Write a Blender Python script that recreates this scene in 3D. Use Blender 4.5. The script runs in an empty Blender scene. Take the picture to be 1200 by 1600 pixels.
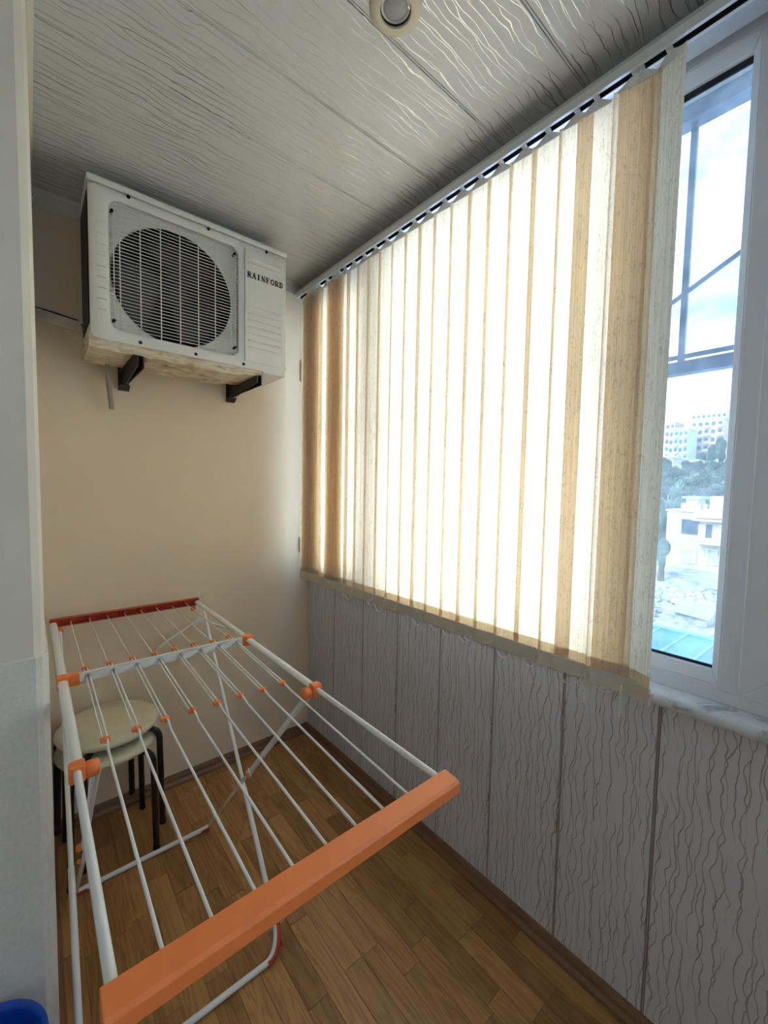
import bpy, bmesh, math, random
from mathutils import Vector, Matrix
random.seed(7)
S = bpy.context.scene
COL = S.collection

# ------------------------------------------------------------------ camera
CAM = Vector((-1.21605, -2.09751, 1.44743))
RIGHT = Vector((0.76249675, -0.64670517, 0.01926466))
UP = Vector((0.02447451, 0.05858547, 0.99798234))
FWD = Vector((0.64652897, 0.7604868, -0.06049902))
FPX = 650.585
cd = bpy.data.cameras.new('camera'); cam = bpy.data.objects.new('camera', cd); COL.objects.link(cam)
m = Matrix.Identity(4)
for i in range(3):
    m[i][0] = RIGHT[i]; m[i][1] = UP[i]; m[i][2] = -FWD[i]; m[i][3] = CAM[i]
cam.matrix_world = m
cd.sensor_fit = 'VERTICAL'; cd.sensor_height = 36.0; cd.lens = FPX * 36.0 / 1600.0
cd.clip_start = 0.02; cd.clip_end = 2000
S.camera = cam

def at(px, py, axis, v):
    """point where the photo pixel's line of sight meets the plane axis = v"""
    d = FWD + RIGHT * ((px - 600) / FPX) - UP * ((py - 800) / FPX)
    return CAM + d * ((v - CAM[axis]) / d[axis])

# ------------------------------------------------------------------ sky, light, exposure
W = bpy.data.worlds.new('sky'); S.world = W; W.use_nodes = True
def setup_sky():
    nt = W.node_tree; nt.nodes.clear()
    def n(t): return nt.nodes.new(t)
    tc = n('ShaderNodeTexCoord'); sep = n('ShaderNodeSeparateXYZ'); nt.links.new(tc.outputs['Generated'], sep.inputs[0])
    ramp = n('ShaderNodeValToRGB'); nt.links.new(sep.outputs['Z'], ramp.inputs[0])
    cr = ramp.color_ramp
    cr.elements[0].position = 0.0; cr.elements[0].color = (0.66, 0.88, 0.95, 1)
    cr.elements[1].position = 0.75; cr.elements[1].color = (0.13, 0.33, 0.74, 1)
    e = cr.elements.new(0.2); e.color = (0.45, 0.74, 0.95, 1)
    e = cr.elements.new(0.4); e.color = (0.25, 0.53, 0.9, 1)
    mp = n('ShaderNodeMapping'); mp.inputs['Scale'].default_value = (3.0, 3.0, 7.5); mp.inputs['Rotation'].default_value = (0.25, 0.1, 0.6)
    nt.links.new(tc.outputs['Generated'], mp.inputs[0])
    no = n('ShaderNodeTexNoise'); no.inputs['Scale'].default_value = 1.6; no.inputs['Detail'].default_value = 5; no.inputs['Roughness'].default_value = 0.5
    nt.links.new(mp.outputs[0], no.inputs['Vector'])
    cr2 = n('ShaderNodeValToRGB'); cr2.color_ramp.elements[0].position = 0.34; cr2.color_ramp.elements[1].position = 0.60
    nt.links.new(no.outputs[0], cr2.inputs[0])
    mx = n('ShaderNodeMix'); mx.data_type = 'RGBA'
    nt.links.new(cr2.outputs[0], mx.inputs[0]); nt.links.new(ramp.outputs[0], mx.inputs[6]); mx.inputs[7].default_value = (0.915, 0.965, 1.0, 1)
    bg = n('ShaderNodeBackground'); bg.inputs[1].default_value = 3.4; nt.links.new(mx.outputs[2], bg.inputs[0])
    out = n('ShaderNodeOutputWorld'); nt.links.new(bg.outputs[0], out.inputs[0])
setup_sky()
sd = bpy.data.lights.new('sun_offscreen', 'SUN'); sd.energy = 5.0; sd.angle = math.radians(20); sd.color = (1, 0.96, 0.9)
sun = bpy.data.objects.new('sun_offscreen', sd); COL.objects.link(sun)
sun.rotation_euler = (math.radians(50), 0, math.radians(-118))     # high veiled sun from behind the flat, lights the hillside
S.view_settings.view_transform = 'Standard'; S.view_settings.look = 'None'; S.view_settings.gamma = 1.0
S.view_settings.use_curve_mapping = False
S.view_settings.exposure = 2.1

# ------------------------------------------------------------------ helpers
class MB:
    def __init__(self): self.v = []; self.f = []
    def add(self, vs, fs):
        b = len(self.v); self.v += [Vector(p) for p in vs]; self.f += [tuple(b + i for i in q) for q in fs]; return self
    def box(self, x0, x1, y0, y1, z0, z1):
        return self.add([(x0,y0,z0),(x1,y0,z0),(x1,y1,z0),(x0,y1,z0),(x0,y0,z1),(x1,y0,z1),(x1,y1,z1),(x0,y1,z1)],
                        [(0,3,2,1),(4,5,6,7),(0,1,5,4),(1,2,6,5),(2,3,7,6),(3,0,4,7)])
    def tube(self, path, r, n=10, caps=True, ry=None):
        path = [Vector(p) for p in path]; k = len(path)
        rs = r if isinstance(r, (list, tuple)) else [r] * k
        prev = None; vs = []; fs = []
        for i, p in enumerate(path):
            t = (path[min(i+1, k-1)] - path[max(i-1, 0)]).normalized()
            if prev is None:
                a = Vector((0, 0, 1)) if abs(t.z) < 0.9 else Vector((1, 0, 0))
                u = t.cross(a).normalized()
            else:
                u = (prev - t * prev.dot(t)).normalized()
            prev = u; w = t.cross(u)
            for j in range(n):
                an = 2 * math.pi * j / n
                vs.append(p + u * (math.cos(an) * rs[i]) + w * (math.sin(an) * (ry if ry else rs[i])))
        for i in range(k - 1):
            for j in range(n):
                fs.append((i*n+j, i*n+(j+1) % n, (i+1)*n+(j+1) % n, (i+1)*n+j))
        if caps:
            fs.append(tuple(range(n-1, -1, -1))); fs.append(tuple((k-1)*n+j for j in range(n)))
        return self.add(vs, fs)
    def lathe(self, prof, c=(0, 0, 0), n=32, axis='z'):
        c = Vector(c); vs = []; fs = []; k = len(prof)
        for (r, h) in prof:
            for j in range(n):
                a = 2 * math.pi * j / n
                if axis == 'z': vs.append(c + Vector((r*math.cos(a), r*math.sin(a), h)))
                elif axis == 'y': vs.append(c + Vector((r*math.cos(a), h, r*math.sin(a))))
                else: vs.append(c + Vector((h, r*math.cos(a), r*math.sin(a))))
        for i in range(k-1):
            for j in range(n):
                fs.append((i*n+j, i*n+(j+1) % n, (i+1)*n+(j+1) % n, (i+1)*n+j))
        return self.add(vs, fs)
    def prism(self, poly, axis, a, b):
        """poly of 2D points extruded along axis from a to b"""
        def P(q, t):
            return {'x': (t, q[0], q[1]), 'y': (q[0], t, q[1]), 'z': (q[0], q[1], t)}[axis]
        k = len(poly)
        vs = [P(q, a) for q in poly] + [P(q, b) for q in poly]
        fs = [tuple(range(k-1, -1, -1)), tuple(range(k, 2*k))] + [(i, (i+1) % k, k+(i+1) % k, k+i) for i in range(k)]
        return self.add(vs, fs)
    def mesh(self, name, mat=None, off=Vector((0,0,0)), bevel=0, smooth=False, seg=2):
        me = bpy.data.meshes.new(name)
        me.from_pydata([v - off for v in self.v], [], self.f)
        bm = bmesh.new(); bm.from_mesh(me)
        bmesh.ops.recalc_face_normals(bm, faces=bm.faces)
        if bevel:
            ed = [e for e in bm.edges if len(e.link_faces) == 2 and e.calc_face_angle(0) > 0.6]
            bmesh.ops.bevel(bm, geom=ed, offset=bevel, segments=seg, affect='EDGES', profile=0.5, clamp_overlap=True)
        if smooth:
            for f in bm.faces: f.smooth = True
            for e in bm.edges:
                if len(e.link_faces) == 2 and e.calc_face_angle(0) > 0.8: e.smooth = False
        bm.to_mesh(me); bm.free()
        if mat: me.materials.append(mat)
        return me
    def obj(self, name, mat, parent=None, bevel=0, smooth=False, seg=2):
        off = parent.matrix_basis.translation.copy() if parent else Vector((0,0,0))
        p = parent.parent if parent else None
        while p: off += p.matrix_basis.translation; p = p.parent
        o = bpy.data.objects.new(name, self.mesh(name, mat, off, bevel, smooth, seg)); COL.objects.link(o)
        o.parent = parent
        return o
def link(name, me, parent=None, loc=(0,0,0), rot=(0,0,0)):
    o = bpy.data.objects.new(name, me); COL.objects.link(o); o.parent = parent; o.location = loc; o.rotation_euler = rot
    return o
def thing(name, label, cat, loc, group=None):
    o = bpy.data.objects.new(name, None); COL.objects.link(o); o.location = loc; o.empty_display_size = 0.05
    return tag(o, label, cat, group)
def tag(o, label, cat, group=None):
    o['label'] = label; o['category'] = cat
    if group: o['group'] = group
    return o
def struct(o): o['kind'] = 'structure'; return o

# ------------------------------------------------------------------ materials
def lk(nt, a, b): nt.links.new(a, b)
def newmat(name):
    m = bpy.data.materials.new(name); m.use_nodes = True
    nt = m.node_tree; return m, nt, nt.nodes['Principled BSDF']
def math_(nt, op, a, b=None, c=None):
    n = nt.nodes.new('ShaderNodeMath'); n.operation = op
    for i, x in enumerate((a, b, c)):
        if x is None: continue
        if isinstance(x, (int, float)): n.inputs[i].default_value = x
        else: lk(nt, x, n.inputs[i])
    return n.outputs[0]
def noise(nt, vec, scale, detail=3, rough=0.5, dist=0.0):
    n = nt.nodes.new('ShaderNodeTexNoise'); n.inputs['Scale'].default_value = scale; n.inputs['Detail'].default_value = detail
    n.inputs['Roughness'].default_value = rough; n.inputs['Distortion'].default_value = dist
    if vec is not None: lk(nt, vec, n.inputs['Vector'])
    return n.outputs[0]
def ramp(nt, fac, stops):
    n = nt.nodes.new('ShaderNodeValToRGB'); lk(nt, fac, n.inputs[0]); cr = n.color_ramp
    cr.elements[0].position, cr.elements[0].color = stops[0][0], (*stops[0][1], 1)
    cr.elements[1].position, cr.elements[1].color = stops[-1][0], (*stops[-1][1], 1)
    for p, c in stops[1:-1]:
        e = cr.elements.new(p); e.color = (*c, 1)
    return n.outputs[0]
def mixc(nt, fac, a, b, blend='MIX'):
    n = nt.nodes.new('ShaderNodeMix'); n.data_type = 'RGBA'; n.blend_type = blend
    for i, x in ((0, fac), (6, a), (7, b)):
        if isinstance(x, (int, float)): n.inputs[i].default_value = x
        elif isinstance(x, tuple): n.inputs[i].default_value = (*x, 1)
        else: lk(nt, x, n.inputs[i])
    return n.outputs[2]
def coord(nt, kind='Object'):
    return nt.nodes.new('ShaderNodeTexCoord').outputs[kind]
def mapped(nt, vec, scale=(1,1,1), loc=(0,0,0), rot=(0,0,0)):
    n = nt.nodes.new('ShaderNodeMapping'); lk(nt, vec, n.inputs[0])
    n.inputs['Scale'].default_value = scale; n.inputs['Location'].default_value = loc; n.inputs['Rotation'].default_value = rot
    return n.outputs[0]
def bump(nt, h, strength, bsdf, dist=0.01):
    b = nt.nodes.new('ShaderNodeBump'); b.inputs['Strength'].default_value = strength; b.inputs['Distance'].default_value = dist
    lk(nt, h, b.inputs['Height']); lk(nt, b.outputs[0], bsdf.inputs['Normal'])
def plain(name, col, rough=0.5, metal=0.0, var=0.06, scale=12.0, bmp=0.0, spec=None):
    m, nt, b = newmat(name)
    f = noise(nt, coord(nt), scale, 4)
    dark = tuple(c * (1 - var) for c in col); lite = tuple(min(1, c * (1 + var)) for c in col)
    lk(nt, ramp(nt, f, [(0.3, dark), (0.7, lite)]), b.inputs['Base Color'])
    b.inputs['Roughness'].default_value = rough; b.inputs['Metallic'].default_value = metal
    if spec is not None: b.inputs['Specular IOR Level'].default_value = spec
    if bmp: bump(nt, f, bmp, b)
    return m
def sepxyz(nt, v):
    n = nt.nodes.new('ShaderNodeSeparateXYZ'); lk(nt, v, n.inputs[0]); return n.outputs
def comb(nt, x, y, z):
    n = nt.nodes.new('ShaderNodeCombineXYZ')
    for i, q in enumerate((x, y, z)):
        if isinstance(q, (int, float)): n.inputs[i].default_value = q
        else: lk(nt, q, n.inputs[i])
    return n.outputs[0]

def wavy_panel(name, base, line, rough, line_rough, line_metal, amp=0.030, dens=46.0, wid=0.085, lf=9.0, brk=(0.36, 0.5), coat=0.0):
    """printed / foil-stamped PVC panel: wandering broken lines running along local X"""
    m, nt, b = newmat(name)
    c = sepxyz(nt, coord(nt)); oi = nt.nodes.new('ShaderNodeObjectInfo')
    seed = math_(nt, 'MULTIPLY', oi.outputs['Random'], 37.0)
    L, Wd = c['X'], c['Y']
    masks = []
    for k, (dn, sx) in enumerate(((dens, 0.0), (dens * 0.62, 11.3))):
        n1 = noise(nt, comb(nt, math_(nt, 'MULTIPLY', L, lf), math_(nt, 'MULTIPLY', Wd, 9.0 + 4.0 * k), math_(nt, 'ADD', seed, sx)), 1.0, 2.0, 0.45)
        w2 = math_(nt, 'MULTIPLY_ADD', math_(nt, 'SUBTRACT', n1, 0.5), amp * 2, Wd)
        s = math_(nt, 'MULTIPLY', w2, dn)
        fr = math_(nt, 'ABSOLUTE', math_(nt, 'SUBTRACT', math_(nt, 'FRACT', s), 0.5))
        idn = math_(nt, 'FLOOR', s)
        br = noise(nt, comb(nt, math_(nt, 'MULTIPLY', L, 5.0), math_(nt, 'MULTIPLY', idn, 3.71), math_(nt, 'ADD', seed, sx)), 1.0, 2.0, 0.5)
        wloc = math_(nt, 'MULTIPLY', ramp_v(nt, br, brk[0], brk[1]), wid * dn / dens)
        mk = math_(nt, 'LESS_THAN', fr, wloc)
        masks.append(mk)
    mask = math_(nt, 'MAXIMUM', masks[0], masks[1])
    fine = noise(nt, coord(nt), 60.0, 3)
    basec = ramp(nt, fine, [(0.3, tuple(x * 0.97 for x in base)), (0.7, base)])
    lk(nt, mixc(nt, mask, basec, line), b.inputs['Base Color'])
    lk(nt, math_(nt, 'MULTIPLY_ADD', mask, line_rough - rough, rough), b.inputs['Roughness'])
    lk(nt, math_(nt, 'MULTIPLY', mask, line_metal), b.inputs['Metallic'])
    bump(nt, mask, 0.04, b, 0.001)
    if coat:
        b.inputs['Coat Weight'].default_value = coat; b.inputs['Coat Roughness'].default_value = 0.25
    return m
def ramp_v(nt, v, a, b_):
    n = nt.nodes.new('ShaderNodeMapRange'); lk(nt, v, n.inputs[0]); n.inputs[1].default_value = a; n.inputs[2].default_value = b_
    n.interpolation_type = 'SMOOTHSTEP'
    return n.outputs[0]

M = {}
M['wall_panel'] = wavy_panel('wall_panel_pvc', (0.68, 0.655, 0.68), (0.36, 0.33, 0.325), 0.40, 0.35, 0.2, amp=0.028, dens=50, wid=0.060, lf=12.0, brk=(0.36, 0.52))
M['ceil_panel'] = wavy_panel('ceiling_panel_pvc', (0.68, 0.68, 0.685), (0.66, 0.655, 0.645), 0.36, 0.18, 1.0, amp=0.024, dens=50, wid=0.038, lf=8.0, brk=(0.38, 0.56))
M['plaster'] = plain('cream_wall_paint', (0.83, 0.69, 0.515), 0.75, var=0.03, scale=3.0, bmp=0.02)
M['plaster_grey'] = plain('pale_wall_paint', (0.77, 0.71, 0.61), 0.75, var=0.03, scale=5.0, bmp=0.02)
M['plaster_white'] = plain('white_textured_wall', (0.77, 0.745, 0.69), 0.7, var=0.05, scale=90.0, bmp=0.05)
M['joint'] = plain('panel_joint_strip', (0.40, 0.31, 0.29), 0.3)
M['ceil_joint'] = plain('ceiling_joint_strip', (0.62, 0.61, 0.60), 0.35)
M['pvc'] = plain('white_pvc', (0.80, 0.82, 0.85), 0.28, var=0.02, scale=4)
M['gasket'] = plain('black_gasket', (0.015, 0.015, 0.016), 0.6)
M['white_metal'] = plain('white_lacquered_tube', (0.84, 0.83, 0.80), 0.25, var=0.02)
M['rail_white'] = plain('rail_white_aluminium', (0.78, 0.78, 0.77), 0.35, var=0.03)
M['rail_dark'] = plain('dark_bronze_track', (0.040, 0.034, 0.030), 0.4)
M['orange'] = plain('orange_plastic', (0.92, 0.235, 0.060), 0.38, var=0.05, scale=20)
M['red_orange'] = plain('red_plastic', (0.50, 0.055, 0.025), 0.45, var=0.12, scale=30)
M['seat'] = plain('cream_vinyl_seat', (0.74, 0.68, 0.49), 0.45, var=0.04, scale=25, bmp=0.03)
M['stool_leg'] = plain('dark_brown_tube', (0.022, 0.012, 0.011), 0.3, var=0.2)
M['ac_white'] = plain('air_conditioner_enamel', (0.74, 0.74, 0.70), 0.4, var=0.03, scale=9)
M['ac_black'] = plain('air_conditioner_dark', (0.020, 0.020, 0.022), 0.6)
M['ac_fan'] = plain('fan_plastic', (0.030, 0.030, 0.034), 0.5)
M['wire_white'] = plain('grille_wire', (0.72, 0.72, 0.69), 0.4)
M['bracket'] = plain('dark_brown_iron', (0.030, 0.020, 0.018), 0.45, var=0.3)
M['ink'] = plain('dark_print', (0.012, 0.010, 0.012), 0.5)
M['screw'] = plain('screw_dark', (0.03, 0.03, 0.03), 0.4, metal=0.6)
M['beige'] = plain('beige_plastic', (0.66, 0.58, 0.45), 0.4, var=0.04)
M['grey_glass'] = plain('lamp_frosted_grey', (0.33, 0.33, 0.34), 0.25, var=0.08)
M['hose'] = plain('grey_hose', (0.33, 0.29, 0.24), 0.55)
M['trunk'] = plain('worn_white_duct', (0.66, 0.58, 0.49), 0.55, var=0.2, scale=14)
M['bead'] = plain('clear_bead', (0.80, 0.80, 0.78), 0.25)
M['weight'] = plain('cream_weight_pocket', (0.66, 0.60, 0.50), 0.65)
M['blue'] = plain('blue_plastic', (0.006, 0.075, 0.50), 0.28, var=0.08, scale=6)
M['trim_grey'] = plain('grey_cornice', (0.55, 0.55, 0.55), 0.4, var=0.03)
M['cornice'] = plain('cream_cornice', (0.70, 0.65, 0.56), 0.5, var=0.04)
M['steel'] = plain('painted_blue_grey_steel', (0.22, 0.29, 0.40), 0.55, var=0.15)

def mat_rust():
    m, nt, b = newmat('flaking_base_pan')
    v = coord(nt); f = noise(nt, mapped(nt, v, (1, 1.5, 4)), 14, 6, 0.65, 0.4)
    lk(nt, ramp(nt, f, [(0.30, (0.30, 0.19, 0.11)), (0.43, (0.58, 0.45, 0.31)), (0.55, (0.72, 0.62, 0.48)), (0.75, (0.78, 0.70, 0.58))]), b.inputs['Base Color'])
    b.inputs['Roughness'].default_value = 0.75; bump(nt, f, 0.4, b, 0.004)
    return m
M['rust'] = mat_rust()
def mat_wood(name, dark, mid, light):
    m, nt, b = newmat(name)
    oi = nt.nodes.new('ShaderNodeObjectInfo'); r = oi.outputs['Random']
    off = comb(nt, math_(nt, 'MULTIPLY', r, 13.0), math_(nt, 'MULTIPLY', r, 7.0), r)
    va = nt.nodes.new('ShaderNodeVectorMath'); va.operation = 'ADD'; lk(nt, coord(nt), va.inputs[0]); lk(nt, off, va.inputs[1])
    g = noise(nt, mapped(nt, va.outputs[0], (7.0, 260.0, 20.0)), 1.0, 3, 0.6, 0.3)
    rings = noise(nt, mapped(nt, va.outputs[0], (2.2, 17.0, 3.0)), 1.0, 2, 0.45, 0.5)
    rr_ = math_(nt, 'ABSOLUTE', math_(nt, 'SUBTRACT', math_(nt, 'FRACT', math_(nt, 'MULTIPLY', rings, 9.0)), 0.5))
    fac = math_(nt, 'ADD', math_(nt, 'MULTIPLY', g, 0.45), math_(nt, 'ADD', math_(nt, 'MULTIPLY', rr_, 0.36), math_(nt, 'MULTIPLY', rings, 0.35)))
    c = ramp(nt, fac, [(0.28, dark), (0.5, mid), (0.72, light)])
    tone = ramp(nt, math_(nt, 'FRACT', math_(nt, 'MULTIPLY', r, 17.31)), [(0.0, (0.74, 0.70, 0.66)), (0.5, (1.0, 0.97, 0.95)), (1.0, (1.2, 1.22, 1.22))])
    lk(nt, mixc(nt, 1.0, c, tone, 'MULTIPLY'), b.inputs['Base Color'])
    b.inputs['Roughness'].default_value = 0.36; bump(nt, g, 0.05, b, 0.002)
    return m
M['wood'] = mat_wood('oak_laminate', (0.25, 0.110, 0.033), (0.415, 0.208, 0.072), (0.52, 0.283, 0.108))
M['skirt'] = plain('skirting_oak', (0.215, 0.112, 0.060), 0.35, var=0.12, scale=9)
M['floor_gap'] = plain('floor_underlay_wood', (0.34, 0.17, 0.060), 0.6)
def mat_marble():
    m, nt, b = newmat('grey_marble_sill')
    v = coord(nt); f = noise(nt, mapped(nt, v, (6, 3, 6), rot=(0.5, 0.2, 0.6)), 2.0, 6, 0.6, 1.6)
    lk(nt, ramp(nt, f, [(0.36, (0.42, 0.43, 0.44)), (0.45, (0.72, 0.73, 0.73)), (0.7, (0.80, 0.80, 0.80))]), b.inputs['Base Color'])
    b.inputs['Roughness'].default_value = 0.22
    return m
M['marble'] = mat_marble()
def mat_glass(name, tint, dust=0.0):
    m, nt, b = newmat(name); nt.nodes.remove(b)
    out = nt.nodes['Material Output']
    t = nt.nodes.new('ShaderNodeBsdfTransparent')
    v = coord(nt); f = noise(nt, v, 7.0, 6, 0.7)
    lk(nt, ramp(nt, f, [(0.35, tuple(x * 0.93 for x in tint)), (0.65, tint)]), t.inputs[0])
    g = nt.nodes.new('ShaderNodeBsdfGlossy'); g.inputs['Roughness'].default_value = 0.02
    fr = nt.nodes.new('ShaderNodeFresnel'); fr.inputs[0].default_value = 1.45
    mx = nt.nodes.new('ShaderNodeMixShader'); lk(nt, math_(nt, 'MULTIPLY', fr.outputs[0], 0.6), mx.inputs[0])
    lk(nt, t.outputs[0], mx.inputs[1]); lk(nt, g.outputs[0], mx.inputs[2]); res = mx.outputs[0]
    if dust:
        tr = nt.nodes.new('ShaderNodeBsdfTranslucent'); tr.inputs[0].default_value = (0.86, 0.93, 1.0, 1)
        m2 = nt.nodes.new('ShaderNodeMixShader'); lk(nt, ramp_v(nt, f, 0.0, 1.0), m2.inputs[0])
        lk(nt, math_(nt, 'MULTIPLY', ramp_v(nt, f, 0.1, 0.8), dust * 2), m2.inputs[0])
        lk(nt, res, m2.inputs[1]); lk(nt, tr.outputs[0], m2.inputs[2]); res = m2.outputs[0]
    lk(nt, res, out.inputs[0])
    return m
M['glass'] = mat_glass('window_glass', (0.93, 0.96, 0.97))
M['dusty_dimmed_glass'] = mat_glass('dusty_dimmed_window_glass', (0.37, 0.42, 0.45), 0.05)  # dusty panes, with a dark tint added to dim the bright view outside
def mat_fabric():
    m, nt, b = newmat('slat_fabric'); nt.nodes.remove(b); out = nt.nodes['Material Output']
    oi = nt.nodes.new('ShaderNodeObjectInfo')
    va = nt.nodes.new('ShaderNodeVectorMath'); va.operation = 'ADD'; lk(nt, coord(nt), va.inputs[0])
    lk(nt, comb(nt, 0.0, 0.0, math_(nt, 'MULTIPLY', oi.outputs['Random'], 9.0)), va.inputs[1])
    # crackle of thin vertical creases
    n1 = noise(nt, mapped(nt, va.outputs[0], (60, 60, 14)), 1.0, 3, 0.55, 1.2)
    vein = math_(nt, 'ABSOLUTE', math_(nt, 'SUBTRACT', n1, 0.5))
    vein = ramp_v(nt, vein, 0.0, 0.028)
    n2 = noise(nt, mapped(nt, va.outputs[0], (0.0, 230, 1.5)), 1.0, 2, 0.5)
    k = math_(nt, 'MULTIPLY_ADD', vein, 0.22, math_(nt, 'MULTIPLY_ADD', n2, 0.56, 0.47))
    def tint(c):
        return mixc(nt, 1.0, comb(nt, k, k, k), c, 'MULTIPLY')
    d = nt.nodes.new('ShaderNodeBsdfDiffuse'); lk(nt, tint((0.68, 0.645, 0.60)), d.inputs[0])
    t = nt.nodes.new('ShaderNodeBsdfTranslucent'); lk(nt, tint((1.0, 0.79, 0.535)), t.inputs[0])
    mx = nt.nodes.new('ShaderNodeMixShader'); mx.inputs[0].default_value = 0.50
    lk(nt, d.outputs[0], mx.inputs[1]); lk(nt, t.outputs[0], mx.inputs[2]); lk(nt, mx.outputs[0], out.inputs[0])
    return m
M['fabric'] = mat_fabric()

# ------------------------------------------------------------------ room shell
H = 2.533; YJ = -0.85; YN = -3.4; XW = -1.2
# floor
fl = struct(MB().box(-2.7, 0.03, YN, 0.06, -0.06, -0.002).obj('floor', M['floor_gap']))
SW = 0.0655
lens = [0.26, 0.34, 0.42, 0.50]
pm = {}
def plank_mesh(Lp):
    if Lp not in pm:
        pm[Lp] = MB().box(-Lp/2 + 0.0006, Lp/2 - 0.0006, -SW/2 + 0.0005, SW/2 - 0.0005, -0.006, 0.0).mesh('plank', M['wood'], bevel=0.0006, seg=1)
    return pm[Lp]
x = -0.012 - SW/2; ci = 0
while x > -1.36:
    y = 0.04 - random.uniform(0.0, 0.3) + 0.25
    while y > -2.12:
        Lp = random.choice(lens)
        if y - Lp < 0.03:
            y1 = min(y, 0.04); y0 = y - Lp
            if y > 0.04:           # first one is cut at the wall
                Lc = round(0.04 - y0, 2)
                if Lc > 0.04:
                    link('plank', plank_mesh(Lc), fl, (x, 0.04 - Lc/2, 0.0), (0, 0, math.pi/2))
            else:
                link('plank', plank_mesh(Lp), fl, (x, y - Lp/2, 0.0), (0, 0, math.pi/2))
        y -= Lp
    x -= SW
# floor beyond the strips (behind the camera)
rest = MB().box(-2.7, 0.0, YN, -2.55, -0.006, -0.001).box(-2.7, -1.362, -2.55, -0.85, -0.006, -0.001)
rest.obj('floorboards', M['wood'], fl)

# ceiling with 25 cm panels running across
ce = struct(MB().box(-2.7, 0.03, YN, 0.06, H + 0.006, H + 0.06).obj('ceiling', M['ceil_joint']))
cpm = MB().box(-0.63, 0.63, -0.1235, 0.1235, -0.006, 0.002).mesh('ceiling_panel', M['ceil_panel'], bevel=0.002, seg=2)
for k in range(14):
    link('ceiling_panel', cpm, ce, (-0.605, -0.125 - 0.255 * k + 0.0, H + 0.004), (0, 0, 0))
jm = MB().box(-0.63, 0.63, -0.0024, 0.0024, -0.001, 0.008).mesh('joint_strip', M['ceil_joint'], bevel=0.0008, seg=1)
for k in range(13):
    link('joint_strip', jm, ce, (-0.605, -0.2525 - 0.255 * k, H))
far_c = MB().box(-2.7, -1.24, YN, YJ, H - 0.002, H + 0.006); far_c.obj('ceiling_plaster', M['plaster_white'], ce)

# back wall, left wall, pier, room behind the camera
struct(MB().box(-1.4, 0.4, 0.0, 0.12, -0.05, H + 0.05).obj('wall_back', M['plaster']))
wl = MB()
prof = [(-1.75, YJ), (-1.219, YJ), (-1.205, YJ + 0.008), (-1.198, YJ + 0.022), (-1.203, 0.0), (-1.75, 0.0)]
wl.prism(prof, 'z', 1.035, H + 0.02)
wall_left = struct(wl.obj('wall_left', M['plaster_grey']))
low = MB(); prof2 = [(-1.75, YJ - 0.006), (-1.2165, YJ - 0.006), (-1.2045, YJ), (-1.192, YJ + 0.02), (-1.196, 0.0), (-1.75, 0.0)]
low.prism(prof2, 'z', -0.02, 1.035).obj('lower_wall', M['plaster_white'], wall_left, bevel=0.002)
struct(MB().box(-2.8, -2.7, YN, YJ, -0.05, H + 0.05).obj('wall_room', M['plaster_white']))
struct(MB().box(-2.7, -1.75, YJ, YJ + 0.1, -0.05, H + 0.05).obj('wall_side', M['plaster_white']))
struct(MB().box(-2.8, 0.3, YN - 0.1, YN, -0.05, H + 0.05).obj('wall_front', M['plaster_white']))

# right wall: parapet clad with 25 cm panels
wr = struct(MB().box(0.008, 0.22, YN, 0.1, -0.05, 0.91).obj('wall_right', M['joint']))
wpm = {}
def wpanel(y0, y1):
    w = round(y1 - y0 - 0.008, 4)
    if w not in wpm:
        wpm[w] = MB().box(0.0, 0.895, -w/2, w/2, 0.0, 0.008).mesh('wall_panel', M['wall_panel'], bevel=0.0015, seg=2)
    # local X -> world Z, local Y -> world -Y, local Z -> world -X
    o = link('wall_panel', wpm[w], wr)
    o.matrix_local = Matrix(((0, 0, -1, 0.008), (0, -1, 0, (y0 + y1) / 2), (1, 0, 0, 0.012), (0, 0, 0, 1))) if False else \
        Matrix(((0, 0, -1, 0.008), (0, 1, 0, (y0 + y1) / 2), (1, 0, 0, 0.012), (0, 0, 0, 1)))
wpanel(-0.0, 0.02)
y = -0.004; ys = [-0.022, -0.274] + [-0.274 - 0.25 * k for k in range(1, 13)]
edges = [0.0, -0.022]
prev = -0.002
for yy in [-0.274 - 0.25 * k for k in range(0, 13)]:
    wpanel(yy, prev); prev = yy

wj = MB().box(0.0, 0.895, -0.0026, 0.0026, 0.0, 0.007).mesh('joint_strip', M['joint'], bevel=0.001, seg=1)
for k in range(0, 13):
    o = link('joint_strip', wj, wr)
    o.matrix_local = Matrix(((0, 0, -1, 0.008), (0, 1, 0, -0.274 - 0.25 * k), (1, 0, 0, 0.012), (0, 0, 0, 1)))
# skirting boards
def skirt(name, prof, axis, a, b, mapf):
    mb = MB(); k = len(prof)
    vs = [mapf(q, a) for q in prof] + [mapf(q, b) for q in prof]
    fs = [tuple(range(k-1, -1, -1)), tuple(range(k, 2*k))] + [(i, (i+1) % k, k+(i+1) % k, k+i) for i in range(k)]
    return struct(mb.add(vs, fs).obj(name, M['skirt']))
SP = [(0.0, 0.0), (0.022, 0.0), (0.021, 0.012), (0.013, 0.024), (0.012, 0.038), (0.007, 0.050), (0.0, 0.052)]
skirt('baseboard_right', SP, 'y', -3.4, 0.0, lambda q, t: (-q[0], t, q[1]))
skirt('baseboard_back', SP, 'x', -1.2, 0.0, lambda q, t: (t, -q[0], q[1]))
skirt('baseboard_left', SP, 'y', YJ + 0.02, 0.0, lambda q, t: (-1.196 + q[0], t, q[1]))

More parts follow.
